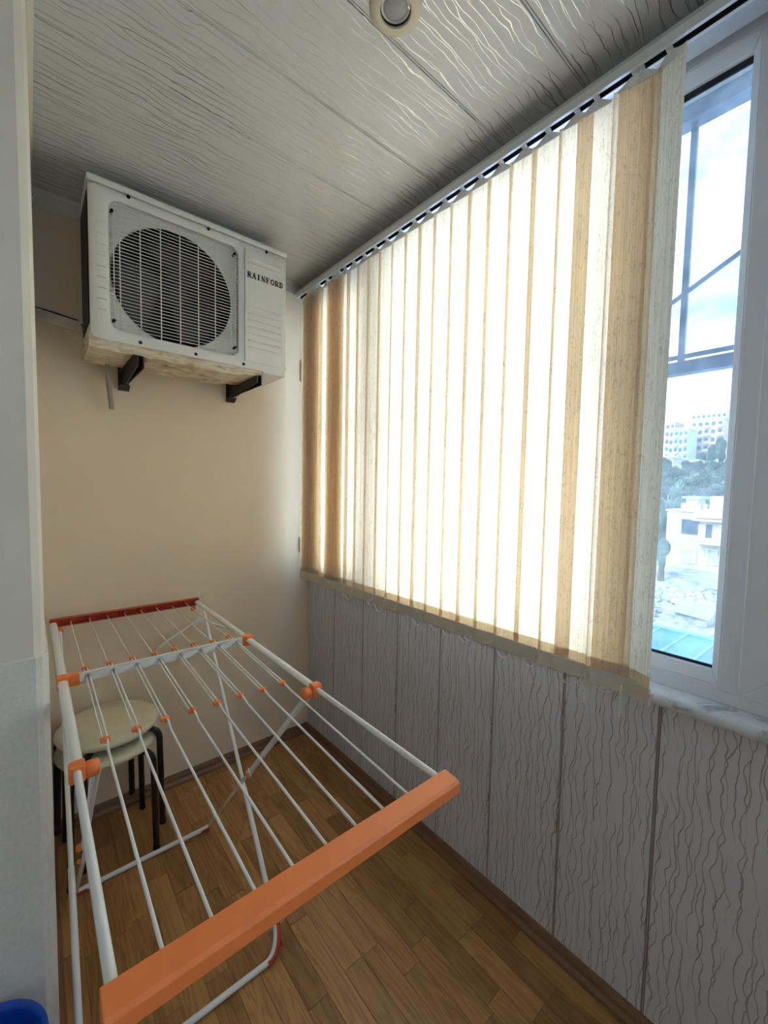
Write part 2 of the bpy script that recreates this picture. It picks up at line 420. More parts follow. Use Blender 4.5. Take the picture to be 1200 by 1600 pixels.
# cornices
CP = [(0.0, 0.0), (0.0, -0.062), (0.006, -0.064), (0.012, -0.05), (0.030, -0.016), (0.04, -0.008), (0.04, 0.0)]
def cornice(name, mapf, a, b, mat):
    mb = MB(); k = len(CP)
    vs = [mapf(q, a) for q in CP] + [mapf(q, b) for q in CP]
    fs = [tuple(range(k-1, -1, -1)), tuple(range(k, 2*k))] + [(i, (i+1) % k, k+(i+1) % k, k+i) for i in range(k)]
    return struct(mb.add(vs, fs).obj(name, mat))
CBP = [(0.0, 0.0), (0.0, -0.064), (0.006, -0.066), (0.010, -0.058), (0.012, -0.012), (0.018, -0.004), (0.018, 0.0)]
CPs = CP; CP = CBP
cornice('trim_1', lambda q, t: (t, -q[0], H + q[1]), -1.2, -0.06, M['cornice'])
CP = [(0.0, 0.0), (0.0, -0.03), (0.004, -0.03), (0.012, -0.012), (0.018, 0.0)]
cornice('trim_2', lambda q, t: (-1.2 + q[0], t, H + q[1]), YJ + 0.03, 0.0, M['cornice'])
CP = [(0.0, 0.0), (0.0, -0.0645), (0.106, -0.0645), (0.106, -0.055), (0.036, -0.045), (0.036, 0.0)]
cornice('trim_3', lambda q, t: (0.0 - q[0], t, H + q[1]), YN, 0.0, M['trim_grey'])

# ------------------------------------------------------------------ window band
win = bpy.data.objects.new('window_1', None); COL.objects.link(win); win.location = (0.05, -1.7, 0.945); struct(win)
XF = 0.03
ZB, ZT = 0.945, 2.503
def wbox(name, x0, x1, y0, y1, z0, z1, mat='pvc', bev=0.003):
    return MB().box(x0, x1, y0, y1, z0, z1).obj(name, M[mat], win, bevel=bev)
wbox('frame_sill_rail', XF, 0.10, YN, 0.10, ZB, ZB + 0.042)
wbox('frame_head_rail', XF, 0.10, YN, 0.10, 2.468, ZT + 0.03)
struct(MB().box(0.0, 0.22, YN, 0.1, ZT + 0.03, H + 0.1).obj('wall_lintel', M['plaster_white']))
mulls = [(-0.045, 0.1), (-0.70, -0.64), (-1.685, -1.642), (-1.925, -1.88), (-2.62, -2.56), (-3.4, -3.33)]
for y0, y1 in mulls:
    wbox('mullion', XF - 0.001, 0.101, y0, y1, ZB + 0.03, 2.48)
def bay(y0, y1, sash, x_in, glass='glass'):
    """glazing bead or opening sash around one pane"""
    z0, z1 = ZB + 0.042, 2.468
    if sash:
        w = 0.062; e = 0.004; xo_ = 0.056
        o = [(y0 - e, z0 - e), (y1 + e, z0 - e), (y1 + e, z1 + e), (y0 - e, z1 + e)]
        i_ = [(y0 + w, z0 + w), (y1 - w, z0 + w), (y1 - w, z1 - w), (y0 + w, z1 - w)]
        for k in range(4):
            a, b_ = k, (k + 1) % 4
            vs = [(x_in, *o[a]), (x_in, *o[b_]), (x_in, *i_[b_]), (x_in, *i_[a]), (xo_, *o[a]), (xo_, *o[b_]), (xo_, *i_[b_]), (xo_, *i_[a])]
            MB().add(vs, [(0,1,2,3), (7,6,5,4), (0,4,5,1), (1,5,6,2), (2,6,7,3), (3,7,4,0)]).obj('sash_stile' if k % 2 else 'sash_rail', M['pvc'], win, bevel=0.002, seg=2)
        y0 += w; y1 -= w; z0 += w; z1 -= w
    # bevelled bead
    bw = 0.030 if not sash else 0.016
    by = 0.016
    xi, xo = (XF if not sash else x_in) , 0.066
    o = [(y0, z0), (y1, z0), (y1, z1), (y0, z1)]
    i_ = [(y0 + by, z0 + bw), (y1 - by, z0 + bw), (y1 - by, z1 - bw), (y0 + by, z1 - bw)]
    for k in range(4):
        a, b = k, (k + 1) % 4
        vs = [(xi, *o[a]), (xi, *o[b]), (xi + 0.014, *i_[b]), (xi + 0.014, *i_[a]), (xo, *o[a]), (xo, *o[b]), (xo, *i_[b]), (xo, *i_[a])]
        MB().add(vs, [(0,1,2,3), (7,6,5,4), (0,4,5,1), (1,5,6,2), (2,6,7,3), (3,7,4,0)]).obj('glazing_bead', M['pvc'], win, bevel=0.0015, seg=1)
    y0 += by; y1 -= by; z0 += bw; z1 -= bw
    g = 0.007
    gs = MB().box(0.056, 0.060, y0 - 0.002, y1 + 0.002, z0 - 0.002, z0 + g).box(0.056, 0.060, y0 - 0.002, y1 + 0.002, z1 - g * 2.2, z1 + 0.002)
    gs.box(0.056, 0.060, y0 - 0.002, y0 + 0.002, z0, z1).box(0.056, 0.060, y1 - 0.002, y1 + 0.002, z0, z1)
    gs.obj('gasket', M['gasket'], win)
    MB().box(0.058, 0.062, y0 - 0.004, y1 + 0.004, z0 - 0.004, z1 + 0.004).obj('pane', M[glass], win)
bay(-0.64, -0.045, True, 0.012)
bay(-1.642, -0.70, False, 0.0)
bay(-1.88, -1.685, False, 0.0, 'dusty_dimmed_glass')
bay(-2.56, -1.925, True, 0.006, 'dusty_dimmed_glass')
bay(-3.33, -2.62, False, 0.0)
# window handle on the next sash
hb = MB().box(-0.006, 0.006, -1.992, -1.962, 1.655, 1.725); hnd = hb.obj('window_handle', M['pvc'], win, bevel=0.004)
MB().tube([(-0.004, -1.977, 1.69), (-0.034, -1.977, 1.69), (-0.040, -1.977, 1.68), (-0.042, -1.976, 1.58)], 0.009, 10, ry=0.006).obj('lever', M['pvc'], hnd, smooth=True)
# hinges close to the back wall
for za, zb in ((2.02, 2.14), (1.065, 1.155)):
    MB().box(-0.062, -0.050, -0.010, 0.0, za, zb).tube([(-0.056, -0.012, za + 0.01), (-0.056, -0.012, zb - 0.01)], 0.006, 10).obj('hinge', M['beige'], win, bevel=0.002)
# marble sill with a rounded nose
sp = [(0.05, 0.908), (-0.018, 0.908), (-0.027, 0.912), (-0.031, 0.922), (-0.031, 0.932), (-0.026, 0.941), (-0.016, 0.945), (0.05, 0.946)]
MB().prism(sp, 'y', YN, 0.0).obj('window_sill', M['marble'], win, smooth=True)

# ------------------------------------------------------------------ vertical blind
XR = -0.089
vb = thing('vertical_blind', 'cream fabric vertical blind with bead chains hanging from a white ceiling rail', 'blind', (XR, -0.95, 0.94))
y0r, y1r = -3.0, -0.035
rl = MB()
rl.box(XR - 0.017, XR + 0.017, y0r, y1r, 2.464, 2.4685)
rl.box(XR - 0.017, XR - 0.0085, y0r, y1r, 2.446, 2.464).box(XR + 0.0085, XR + 0.017, y0r, y1r, 2.446, 2.464)
head = rl.obj('headrail', M['rail_white'], vb)
MB().box(XR - 0.0084, XR + 0.0084, y0r + 0.002, y1r - 0.002, 2.4615, 2.4638).box(XR - 0.0084, XR - 0.0076, y0r, y1r, 2.4468, 2.4615).box(XR + 0.0076, XR + 0.0084, y0r, y1r, 2.4468, 2.4615).obj('rail_slot', M['rail_dark'], head)
MB().tube([(XR, y0r, 2.457), (XR, y1r, 2.457)], 0.0024, 6).obj('tilt_rod', M['screw'], head)
SWD = 0.089
ZS0, ZS1 = 0.945, 2.425
def slat_mesh():
    mb = MB(); n = 8; vs = []; fs = []
    zz = [0.0, 0.04, 0.4, 0.8, 1.2, ZS1 - ZS0]
    for z in zz:
        for i in range(n + 1):
            u = -SWD/2 + SWD * i / n
            vs.append((0.004 * (1 - (2*u/SWD)**2) - 0.002, u, z))
    for r in range(len(zz) - 1):
        for i in range(n):
            a = r * (n+1) + i; fs.append((a, a+1, a+n+2, a+n+1))
    mb.add(vs, fs); return mb.mesh('slat', M['fabric'], smooth=True)
sm = slat_mesh()
hemm = MB()
n = 8; vs = []; fs = []
for z in (0.0, 0.064):
    for i in range(n + 1):
        u = -SWD/2 + 0.0005 + (SWD - 0.001) * i / n
        vs.append((0.004 * (1 - (2*u/SWD)**2) - 0.002 + 0.0012, u, z))
for i in range(n): fs.append((i, i+1, i+n+2, i+n+1))
hem_me = hemm.add(vs, fs).mesh('hem', M['fabric'], smooth=True)
wt = MB().box(-0.0035, 0.0045, -SWD/2 - 0.001, SWD/2 + 0.001, -0.006, 0.036)
wt.box(-0.006, 0.006, -SWD/2 - 0.006, -SWD/2, 0.016, 0.026).box(-0.006, 0.006, SWD/2, SWD/2 + 0.005, 0.016, 0.026)
wt_me = wt.mesh('weight', M['weight'], bevel=0.0012, seg=1)
hg = MB().prism([(-0.008, 0.0), (0.008, 0.0), (0.036, -0.019), (0.036, -0.024), (-0.036, -0.024), (-0.036, -0.019)], 'x', -0.0012, 0.0012)
hg_me = hg.mesh('hanger', M['bead'])
ca = MB().box(-0.0095, 0.0095, -0.0055, 0.0055, -0.004, 0.006).box(-0.003, 0.003, -0.004, 0.004, -0.016, 0.002)
ca_me = ca.mesh('carrier', M['rail_white'], bevel=0.001, seg=1)
centers = [(-0.128, -12), (-0.141, -12), (-0.154, -12), (-0.170, -11), (-0.188, -10), (-0.210, -9), (-0.238, -8), (-0.312, -5),
           (-0.368, -11), (-0.384, -11), (-0.398, -11), (-0.412, -11)]
b = -0.453
cs = [-0.462] + [-0.49 - 0.0768 * (k + 0.5) for k in range(13)]
centers += [(c + random.uniform(-0.002, 0.002), -4 + random.uniform(-1.5, 1.5)) for c in cs]
centers += [(-1.529, -5), (-1.579, -6), (-1.6675, -8), (-1.681, -8), (-1.738, 24)]
slat_pos = []
for (yc, ang) in centers:
    a = math.radians(ang)
    # near edge swings towards the room (-X)
    s = link('slat', sm, vb, (0, yc + 0.95, ZS0 - 0.94), (0, 0, -a))
    h = link('hem', hem_me, s, (0, 0, 0)); w = link('weight', wt_me, s, (0, 0, 0))
    hh = link('hanger', hg_me, s, (0, 0, ZS1 - ZS0 + 0.016))
    link('carrier', ca_me, vb, (0, yc + 0.95, 2.447 - 0.94))
    slat_pos.append((yc, a))
# bead chains between neighbouring weights
def chain(p, q, sag):
    pts = []; k = 9
    for i in range(k):
        t = i / (k - 1); v = Vector(p).lerp(Vector(q), t); v.z -= sag * 4 * t * (1 - t); pts.append(v)
    MB().tube(pts, 0.0013, 5).obj('bead_chain', M['bead'], vb)
for i in range(10, len(slat_pos) - 1):
    (ya, aa), (yb, ab) = slat_pos[i], slat_pos[i+1]
    for sgn, sags in ((-1, [0.012, 0.03, 0.012, 0.01, 0.02, 0.014, 0.03, 0.01, 0.024, 0.012, 0.01, 0.034, 0.012]), (1, [0.03, 0.01, 0.036, 0.012, 0.012, 0.04, 0.01, 0.02, 0.035, 0.012, 0.03])):
        e = SWD / 2 * sgn
        chain((XR + e * math.sin(aa) * 1.0, ya + e * math.cos(aa), 0.964), (XR + e * math.sin(ab), yb + e * math.cos(ab), 0.964), 0.012 + sags[i % len(sags)])
for yy in (-1.625, -1.715):
    mb = MB().tube([(XR - 0.012, yy, 0.965), (XR - 0.013, yy, 0.885)], 0.0007, 4)
    for k in range(12):
        mb.lathe([(0.0, -0.0026), (0.0022, -0.0014), (0.0026, 0), (0.0022, 0.0014), (0.0, 0.0026)], (XR - 0.013, yy, 0.96 - k * 0.0068), 6)
    mb.obj('bead_chain', M['bead'], vb)

# ------------------------------------------------------------------ air conditioner
AX0, AX1, AZ0, AZ1, AY = -1.047, -0.326, 1.938, 2.470, -0.35
ac = thing('air_conditioner', 'white outdoor air conditioner unit with wire fan grille hung high on the cream wall', 'air conditioner', (-0.687, -0.225, 1.90))
YB = -0.10
body = MB()
t = 0.004
body.box(AX0, AX0 + t, AY + 0.012, YB, AZ0 + 0.012, AZ1 - 0.02).box(AX1 - t, AX1, AY + 0.012, YB, AZ0, AZ1 - 0.02)
body.box(AX0 + t, AX1 - t, YB - t, YB, AZ0, AZ1 - 0.02)
hs_ = body.obj('housing', M['ac_white'], ac)
MB().box(AX0 - 0.003, AX1 + 0.003, AY - 0.004, YB + 0.003, AZ1 - 0.021, AZ1).obj('top_cover', M['ac_white'], ac, bevel=0.006)
# front panel with rounded opening
GX0, GX1, GZ0, GZ1, GR = -0.990, -0.540, 1.976, 2.414, 0.035
NP = 160
CXc, CZc, CR = -0.772, 2.186, 0.212
def rr(x0, x1, z0, z1, r, n):
    """rounded rectangle sampled at even angles about the fan centre"""
    pts = []
    for j in range(n):
        a = 2 * math.pi * j / n; dx, dz = math.cos(a), math.sin(a); lo, hi = 0.0, 2.0
        for _ in range(40):
            t_ = (lo + hi) / 2; px_, pz_ = CXc + dx * t_, CZc + dz * t_
            qx = max(x0 + r - px_, px_ - (x1 - r), 0); qz = max(z0 + r - pz_, pz_ - (z1 - r), 0)
            if math.hypot(qx, qz) <= r: lo = t_
            else: hi = t_
        pts.append((CXc + dx * lo, CZc + dz * lo))
    return pts
inner = rr(GX0, GX1, GZ0, GZ1, GR, NP)
inner_f = rr(GX0 - 0.006, GX1 + 0.006, GZ0 - 0.006, GZ1 + 0.006, GR + 0.006, NP)
outer = rr(AX0, AX1, AZ0, AZ1 - 0.022, 0.016, NP)
circ = []
for (px_, pz_) in inner:
    a = math.atan2(pz_ - CZc, px_ - CXc); circ.append((CXc + CR * math.cos(a), CZc + CR * math.sin(a)))
fp = MB()
loops = [([(q[0], q[1]) for q in outer], AY + 0.03), (rr(AX0, AX1, AZ0, AZ1 - 0.022, 0.016, NP), AY + 0.006), (rr(AX0 + 0.007, AX1 - 0.007, AZ0 + 0.007, AZ1 - 0.028, 0.014, NP), AY),
         (inner_f, AY), (inner, AY + 0.004), (inner, AY + 0.030), (circ, AY + 0.036)]
circ2 = [(CXc + (p[0]-CXc) * 0.985, CZc + (p[1]-CZc) * 0.985) for p in circ]
loops.append((circ2, AY + 0.044))
vs = []; fs = []
for lp, yy in loops: vs += [(q[0], yy, q[1]) for q in lp]
for i in range(len(loops) - 1):
    for j in range(NP): fs.append((i*NP+j, i*NP+(j+1) % NP, (i+1)*NP+(j+1) % NP, (i+1)*NP+j))
front = fp.add(vs, fs).obj('front_panel', M['ac_white'], ac, smooth=True)
# fan duct and fan
MB().lathe([(CR * 0.984, AY + 0.03), (CR * 0.97, AY + 0.10), (CR * 0.97, AY + 0.14), (0.001, AY + 0.14)], (CXc, 0, CZc), 48, 'y').obj('fan_duct', M['ac_black'], ac)
fan = MB().lathe([(0.0, AY + 0.045), (0.035, AY + 0.047), (0.045, AY + 0.056), (0.045, AY + 0.11)], (CXc, 0, CZc), 32, 'y').obj('fan_hub', M['ac_fan'], ac, smooth=True)
for k in range(3):
    a0 = k * 2 * math.pi / 3 + 0.4; vs = []; fs = []
    for i in range(6):
        r = 0.04 + 0.15 * i / 5
        for j in range(6):
            a = a0 + (j / 5) * (1.25 + 0.25 * i / 5) + 0.25 * i / 5
            vs.append((CXc + r * math.cos(a), AY + 0.06 + 0.045 * (j / 5), CZc + r * math.sin(a)))
    for i in range(5):
        for j in range(5): fs.append((i*6+j, i*6+j+1, (i+1)*6+j+1, (i+1)*6+j))
    MB().add(vs, fs).obj('fan_blade', M['ac_fan'], fan, smooth=True)
# grille wires
nw = 36
for k in range(nw):
    z = GZ0 + 0.012 + (GZ1 - GZ0 - 0.024) * k / (nw - 1)
    MB().tube([(GX0 - 0.0, AY + 0.012, z), (GX0 + 0.022, AY + 0.002, z), (GX1 - 0.022, AY + 0.002, z), (GX1 + 0.0, AY + 0.012, z)], 0.0013, 5).obj('grille_wire', M['wire_white'], ac)
for xx in (-0.976, -0.958, -0.895, -0.829, -0.763, -0.697, -0.633, -0.570, -0.553):
    MB().tube([(xx, AY + 0.012, GZ0 + 0.002), (xx, AY + 0.0045, GZ0 + 0.012), (xx, AY + 0.0045, GZ1 - 0.012), (xx, AY + 0.012, GZ1 - 0.002)], 0.0019, 6).obj('grille_wire', M['wire_white'], ac)
# service panel with pressed ribs
spn = MB().box(-0.516, -0.340, AY - 0.005, AY + 0.001, 1.965, 2.424).obj('service_panel', M['ac_white'], ac, bevel=0.004)
for z in (2.388, 2.366, 2.190, 2.163, 2.136, 2.108, 2.080, 2.052, 2.024):
    MB().prism([(AY - 0.004, z - 0.008), (AY - 0.0105, z - 0.001), (AY - 0.004, z + 0.005)], 'x', -0.503, -0.353).obj('pressed_rib', M['ac_white'], spn, bevel=0.001, seg=1)
for k in range(11):
    z = 2.395 - k * 0.036
    MB().prism([(AY + 0.002, z - 0.004), (AY - 0.003, z), (AY + 0.002, z + 0.003)], 'x', -1.026, -1.000).obj('pressed_rib', M['ac_white'], front)
# maker's lettering, serif capitals built from strokes
def letters(word, x0, z0, hgt, adv, y, parent):
    T, t2 = 0.22, 0.11
    def bar(mb, p, q, w):
        p, q = Vector(p), Vector(q); d = (q - p).normalized(); nrm = Vector((-d.y, d.x)) * w / 2
        c = [p + nrm, q + nrm, q - nrm, p - nrm]
        mb.append(c)
    def arc(mb, cx, cz, rx, rz, a0, a1, w):
        k = 10; pts = [(cx + rx * math.cos(math.radians(a0 + (a1-a0)*i/k)), cz + rz * math.sin(math.radians(a0 + (a1-a0)*i/k))) for i in range(k+1)]
        for i in range(k): bar(mb, pts[i], pts[i+1], w)
    def serif(mb, cx, cz, w=0.36): bar(mb, (cx - w/2, cz), (cx + w/2, cz), 0.09)
    for i, ch in enumerate(word):
        st = []
        if ch in 'RFDI':
            sx = 0.18 if ch != 'I' else 0.35
            bar(st, (sx, 0), (sx, 1), T); serif(st, sx, 0.045); serif(st, sx, 0.955)
        if ch == 'R':
            bar(st, (0.18, 0.95), (0.4, 0.95), 0.1); bar(st, (0.18, 0.5), (0.42, 0.5), 0.1); arc(st, 0.4, 0.725, 0.2, 0.225, -90, 90, 0.16)
            bar(st, (0.4, 0.5), (0.66, 0.05), 0.2); serif(st, 0.68, 0.045, 0.24)
        if ch == 'A':
            bar(st, (0.08, 0.05), (0.36, 1.0), 0.1); bar(st, (0.36, 1.0), (0.64, 0.05), T); bar(st, (0.2, 0.34), (0.54, 0.34), 0.1); serif(st, 0.08, 0.045, 0.28); serif(st, 0.64, 0.045, 0.32)
        if ch == 'N':
            bar(st, (0.12, 0), (0.12, 1), 0.1); bar(st, (0.62, 0), (0.62, 1), 0.1); bar(st, (0.1, 0.98), (0.62, 0.04), T); serif(st, 0.12, 0.045, 0.28); serif(st, 0.62, 0.955, 0.28); serif(st, 0.08, 0.955, 0.2)
        if ch == 'F':
            bar(st, (0.18, 0.95), (0.62, 0.95), 0.1); bar(st, (0.18, 0.52), (0.46, 0.52), 0.1); bar(st, (0.6, 0.98), (0.6, 0.76), 0.08); bar(st, (0.46, 0.64), (0.46, 0.4), 0.07)
        if ch == 'O': arc(st, 0.38, 0.5, 0.3, 0.44, 0, 360, 0.17)
        if ch == 'D':
            bar(st, (0.18, 0.95), (0.36, 0.95), 0.1); bar(st, (0.18, 0.05), (0.36, 0.05), 0.1); arc(st, 0.34, 0.5, 0.28, 0.45, -90, 90, 0.17)
        mb = MB()
        for c in st:
            vs = [(x0 + adv * i + q.x * hgt, y - 0.0012, z0 + q.y * hgt) for q in c] + [(x0 + adv * i + q.x * hgt, y, z0 + q.y * hgt) for q in c]
            mb.add(vs, [(0,1,2,3), (7,6,5,4), (0,4,5,1), (1,5,6,2), (2,6,7,3), (3,7,4,0)])
        mb.obj('letter', M['ink'], parent)
letters('RAINFORD', -0.506, 2.309, 0.0235, 0.0205, AY - 0.005, spn)
# screws
for (sx, sz) in ((-0.93, AZ1 - 0.03), (-0.66, AZ1 - 0.03), (-0.42, AZ1 - 0.03), (-0.90, AZ0 + 0.012), (-0.71, AZ0 + 0.012), (-0.52, AZ0 + 0.012)):
    MB().lathe([(0.0, AY - 0.006), (0.004, AY - 0.006), (0.0062, AY - 0.002), (0.0062, AY + 0.002)], (sx, 0, sz), 12, 'y').obj('screw', M['screw'], ac)
for (sx, sz) in ((-0.980, 2.375), (-0.978, 2.008), (-0.556, 2.385), (-0.554, 2.012)):
    MB().lathe([(0.0, AY - 0.003), (0.004, AY - 0.003), (0.0055, AY + 0.001), (0.0055, AY + 0.02)], (sx, 0, sz), 12, 'y').obj('screw', M['screw'], ac)
MB().lathe([(0.0, 0.008), (0.006, 0.006), (0.007, 0.0)], (AX1, AY + 0.02, 1.975), 12, 'x').obj('screw', M['screw'], ac)
# flat dark sheet on the left side and flaking base pan
MB().box(AX0 - 0.0025, AX0 - 0.0005, AY + 0.02, YB - 0.02, AZ0 + 0.05, AZ1 - 0.05).obj('side_sheet', M['ac_black'], ac)
bp = MB(); nx = 24
top = []; bot = []
random.seed(3)
for i in range(nx + 1):
    xx = AX0 - 0.004 + (AX1 - AX0 - 0.10) * i / nx
    top.append((xx, AZ0 + (0.022 if i < 2 else 0.004))); bot.append((xx, AZ0 - 0.030 - random.uniform(0, 0.006) + (0.018 * max(0, i - 19) / 5)))
bp.prism(top + bot[::-1], 'y', AY + 0.014, YB)
bp.obj('base_pan', M['rust'], ac)
MB().box(AX1 - 0.105, AX1 - 0.002, AY + 0.006, YB, AZ0 - 0.006, AZ0 + 0.01).obj('base_edge', M['ac_white'], ac)
# drain hose
MB().tube([(-0.975, -0.13, AZ0 - 0.028), (-0.972, -0.10, 1.88), (-0.962, -0.07, 1.82), (-0.952, -0.045, 1.745)], [0.007, 0.0075, 0.0095, 0.0095], 10).obj('drain_hose', M['hose'], ac, smooth=True)

# brackets under it
for (bx_, lab) in ((-0.905, 'dark iron wall bracket under the fan end of the air conditioner'), (-0.452, 'dark iron wall bracket under the lettered end of the air conditioner')):
    br = thing('wall_bracket', lab, 'bracket', (bx_, 0.0, 1.87), 'brackets carrying the air conditioner')
    zt = AZ0 - 0.030 if bx_ < -0.7 else AZ0 - 0.014
    arm = [(-0.002, zt - 0.058), (-0.002, zt), (-0.335, zt), (-0.335, zt - 0.034), (-0.10, zt - 0.058)]
    MB().prism(arm, 'x', bx_ - 0.002, bx_ + 0.002).box(bx_ - 0.016, bx_ + 0.020, -0.335, -0.002, zt - 0.004, zt).box(bx_ + 0.016, bx_ + 0.020, -0.333, -0.03, zt - 0.044, zt).obj('arm', M['bracket'], br)
    MB().box(bx_ - 0.018, bx_ + 0.022, -0.006, 0.0, zt - 0.075, zt + 0.06).obj('wall_plate', M['bracket'], br)
    MB().prism([(-0.02, zt - 0.074), (-0.006, zt - 0.074), (-0.006, zt - 0.056), (-0.045, zt - 0.056)], 'x', bx_ - 0.016, bx_ + 0.020).obj('gusset', M['bracket'], br)

# cable duct + cable running to it along the back wall
dct = thing('cable_duct', 'worn white cable duct running along the wall to the air conditioner', 'cable duct', (-1.12, 0.0, 2.06))
MB().add([(-1.2, -0.024, 2.054), (-1.2, 0.0, 2.054), (-1.2, 0.0, 2.096), (-1.2, -0.024, 2.096), (-1.035, -0.024, 2.034), (-1.035, 0.0, 2.034), (-1.035, 0.0, 2.074), (-1.035, -0.024, 2.074)],
         [(0,3,2,1), (4,5,6,7), (0,1,5,4), (1,2,6,5), (2,3,7,6), (3,0,4,7)]).obj('duct', M['trunk'], dct, bevel=0.003)
MB().tube([(-1.2, -0.012, 2.098), (-1.12, -0.012, 2.090), (-1.06, -0.014, 2.080), (-1.03, -0.03, 2.05), (-1.0, -0.09, 2.0)], 0.0035, 8).obj('cable', M['ac_black'], dct, smooth=True)

# hook in the far corner under the ceiling
MB().tube([(-1.185, 0.0, 2.478), (-1.185, -0.025, 2.478), (-1.18, -0.036, 2.488), (-1.172, -0.040, 2.498), (-1.166, -0.036, 2.492)], 0.0022, 6).obj('wall_hook', M['bead'])
tag(bpy.data.objects['wall_hook'], 'small metal hook screwed into the wall corner beneath the ceiling', 'hook')

# ------------------------------------------------------------------ ceiling spotlight (off)
sl = thing('ceiling_spotlight', 'round recessed ceiling spotlight with beige ring, switched off', 'spotlight', (-0.558, -1.330, H))
MB().lathe([(0.034, H - 0.002), (0.036, H - 0.010), (0.046, H - 0.0115), (0.056, H - 0.008), (0.060, H - 0.003), (0.060, H + 0.003)], (-0.558, -1.330, 0), 48).obj('ring', M['beige'], sl, smooth=True)
MB().lathe([(0.036, H - 0.008), (0.033, H - 0.002), (0.033, H + 0.002)], (-0.558, -1.330, 0), 48).obj('inner_rim', M['screw'], sl, smooth=True)
MB().lathe([(0.0, H - 0.006), (0.02, H - 0.005), (0.031, H - 0.001), (0.033, H + 0.003)], (-0.558, -1.330, 0), 48).obj('lamp', M['grey_glass'], sl, smooth=True)

# ------------------------------------------------------------------ drying rack
RH = 0.913
RX0, RX1 = -1.163, -0.655
YA, YBq, YC, YD = -0.148, -0.728, -1.172, -1.612
dr = thing('drying_rack', 'white extendable clothes drying rack with orange end bars and clips', 'drying rack', ((RX0 + RX1) / 2, -0.69, 0.0))
def rp(mb, name, mat, smooth=True, bevel=0, parent=None): return mb.obj(name, M[mat], parent or dr, smooth=smooth, bevel=bevel)
for xx in (RX0, RX1):
    rp(MB().tube([(xx, YA - 0.004, RH), (xx, YC + 0.005, RH)], 0.0115, 14, ry=0.0078), 'side_tube', 'white_metal')
    rp(MB().tube([(xx, YC + 0.03, RH), (xx, YD + 0.005, RH)], 0.0065, 12), 'sliding_tube', 'white_metal')
# near bar: moulded channel
bar = [(YD, RH + 0.016), (YD - 0.031, RH + 0.013), (YD - 0.036, RH + 0.009), (YD - 0.036, RH - 0.010), (YD - 0.032, RH - 0.012), (YD, RH - 0.012)]
rp(MB().prism(bar, 'x', RX0 - 0.012, RX1 + 0.012), 'end_bar', 'orange', smooth=False, bevel=0.0014)
# far bar: open ribbed channel facing the wires
fb = MB().box(RX0 - 0.010, RX1 + 0.010, YA + 0.020, YA + 0.024, RH - 0.012, RH + 0.014)
fb.box(RX0 - 0.010, RX1 + 0.010, YA, YA + 0.022, RH + 0.012, RH + 0.0155).box(RX0 - 0.010, RX1 + 0.010, YA, YA + 0.022, RH - 0.014, RH - 0.0115)
farbar = rp(fb, 'end_bar', 'red_orange', smooth=False); farbar['label'] = 'red ribbed end bar'
wx = [-1.1076 + 0.05855 * k for k in range(8)]; nxw = [-1.1137 + 0.0552 * k for k in range(8)]
for k, xx in enumerate([RX0 - 0.008, *wx, RX1 + 0.008]):
    rp(MB().box(xx - 0.0015, xx + 0.0015, YA + 0.001, YA + 0.021, RH - 0.012, RH + 0.0125), 'rib', 'red_orange', smooth=False, parent=farbar)
for k in range(7):
    a, b_ = wx[k], wx[k+1]
    for (z0, z1) in ((RH - 0.011, RH + 0.011), (RH + 0.011, RH - 0.011)):
        rp(MB().tube([(a + 0.004, YA + 0.012, z0), (b_ - 0.004, YA + 0.012, z1)], 0.0012, 4), 'rib', 'red_orange', smooth=False, parent=farbar)
# crossbar with holes
yf, yb_, zl, zh = YBq - 0.006, YBq + 0.006, RH - 0.013, RH + 0.013
cbx = MB(); xs = [RX0 + 0.030] + [(wx[k] + wx[k+1]) / 2 for k in range(7)] + [RX1 - 0.016]
HR = 0.0085; NH = 16
for k, xx in enumerate(wx):
    l, r_ = xs[k], xs[k+1]; ring = []; sq = []
    for j in range(NH):
        a = 2 * math.pi * (j + 0.5) / NH; ca_, sa_ = math.cos(a), math.sin(a)
        t_ = min(((r_ - xx) if ca_ > 0 else (xx - l)) / abs(ca_), 0.013 / abs(sa_))
        ring.append((xx + HR * ca_, RH + HR * sa_)); sq.append((xx + t_ * ca_, RH + t_ * sa_))
    vs = [(q[0], yf, q[1]) for q in sq] + [(q[0], yf, q[1]) for q in ring] + [(q[0], yf + 0.0012, q[1]) for q in ring]
    cbx.add(vs, [(j, (j+1) % NH, NH + (j+1) % NH, NH + j) for j in range(NH)] + [(NH + j, NH + (j+1) % NH, 2*NH + (j+1) % NH, 2*NH + j) for j in range(NH)])
    for cx_, cz_ in ((l, zl), (l, zh), (r_, zl), (r_, zh)):      # corners of the cell
        near = sorted(range(NH), key=lambda j: (sq[j][0] - cx_)**2 + (sq[j][1] - cz_)**2)
        pa = [j for j in near if abs(sq[j][0] - cx_) < 1e-6][:1]; pb = [j for j in near if abs(sq[j][1] - cz_) < 1e-6][:1]
        if pa and pb: cbx.add([(cx_, yf, cz_), (sq[pa[0]][0], yf, sq[pa[0]][1]), (sq[pb[0]][0], yf, sq[pb[0]][1])], [(0, 1, 2)])
X0_, X1_ = xs[0], xs[-1]
cbx.box(X0_, X1_, yf, yb_, zh - 0.0012, zh).box(X0_, X1_, yf, yb_, zl, zl + 0.0012).box(X0_, X1_, yb_ - 0.0012, yb_, zl, zh)
cross = rp(cbx, 'crossbar', 'white_metal', smooth=False)
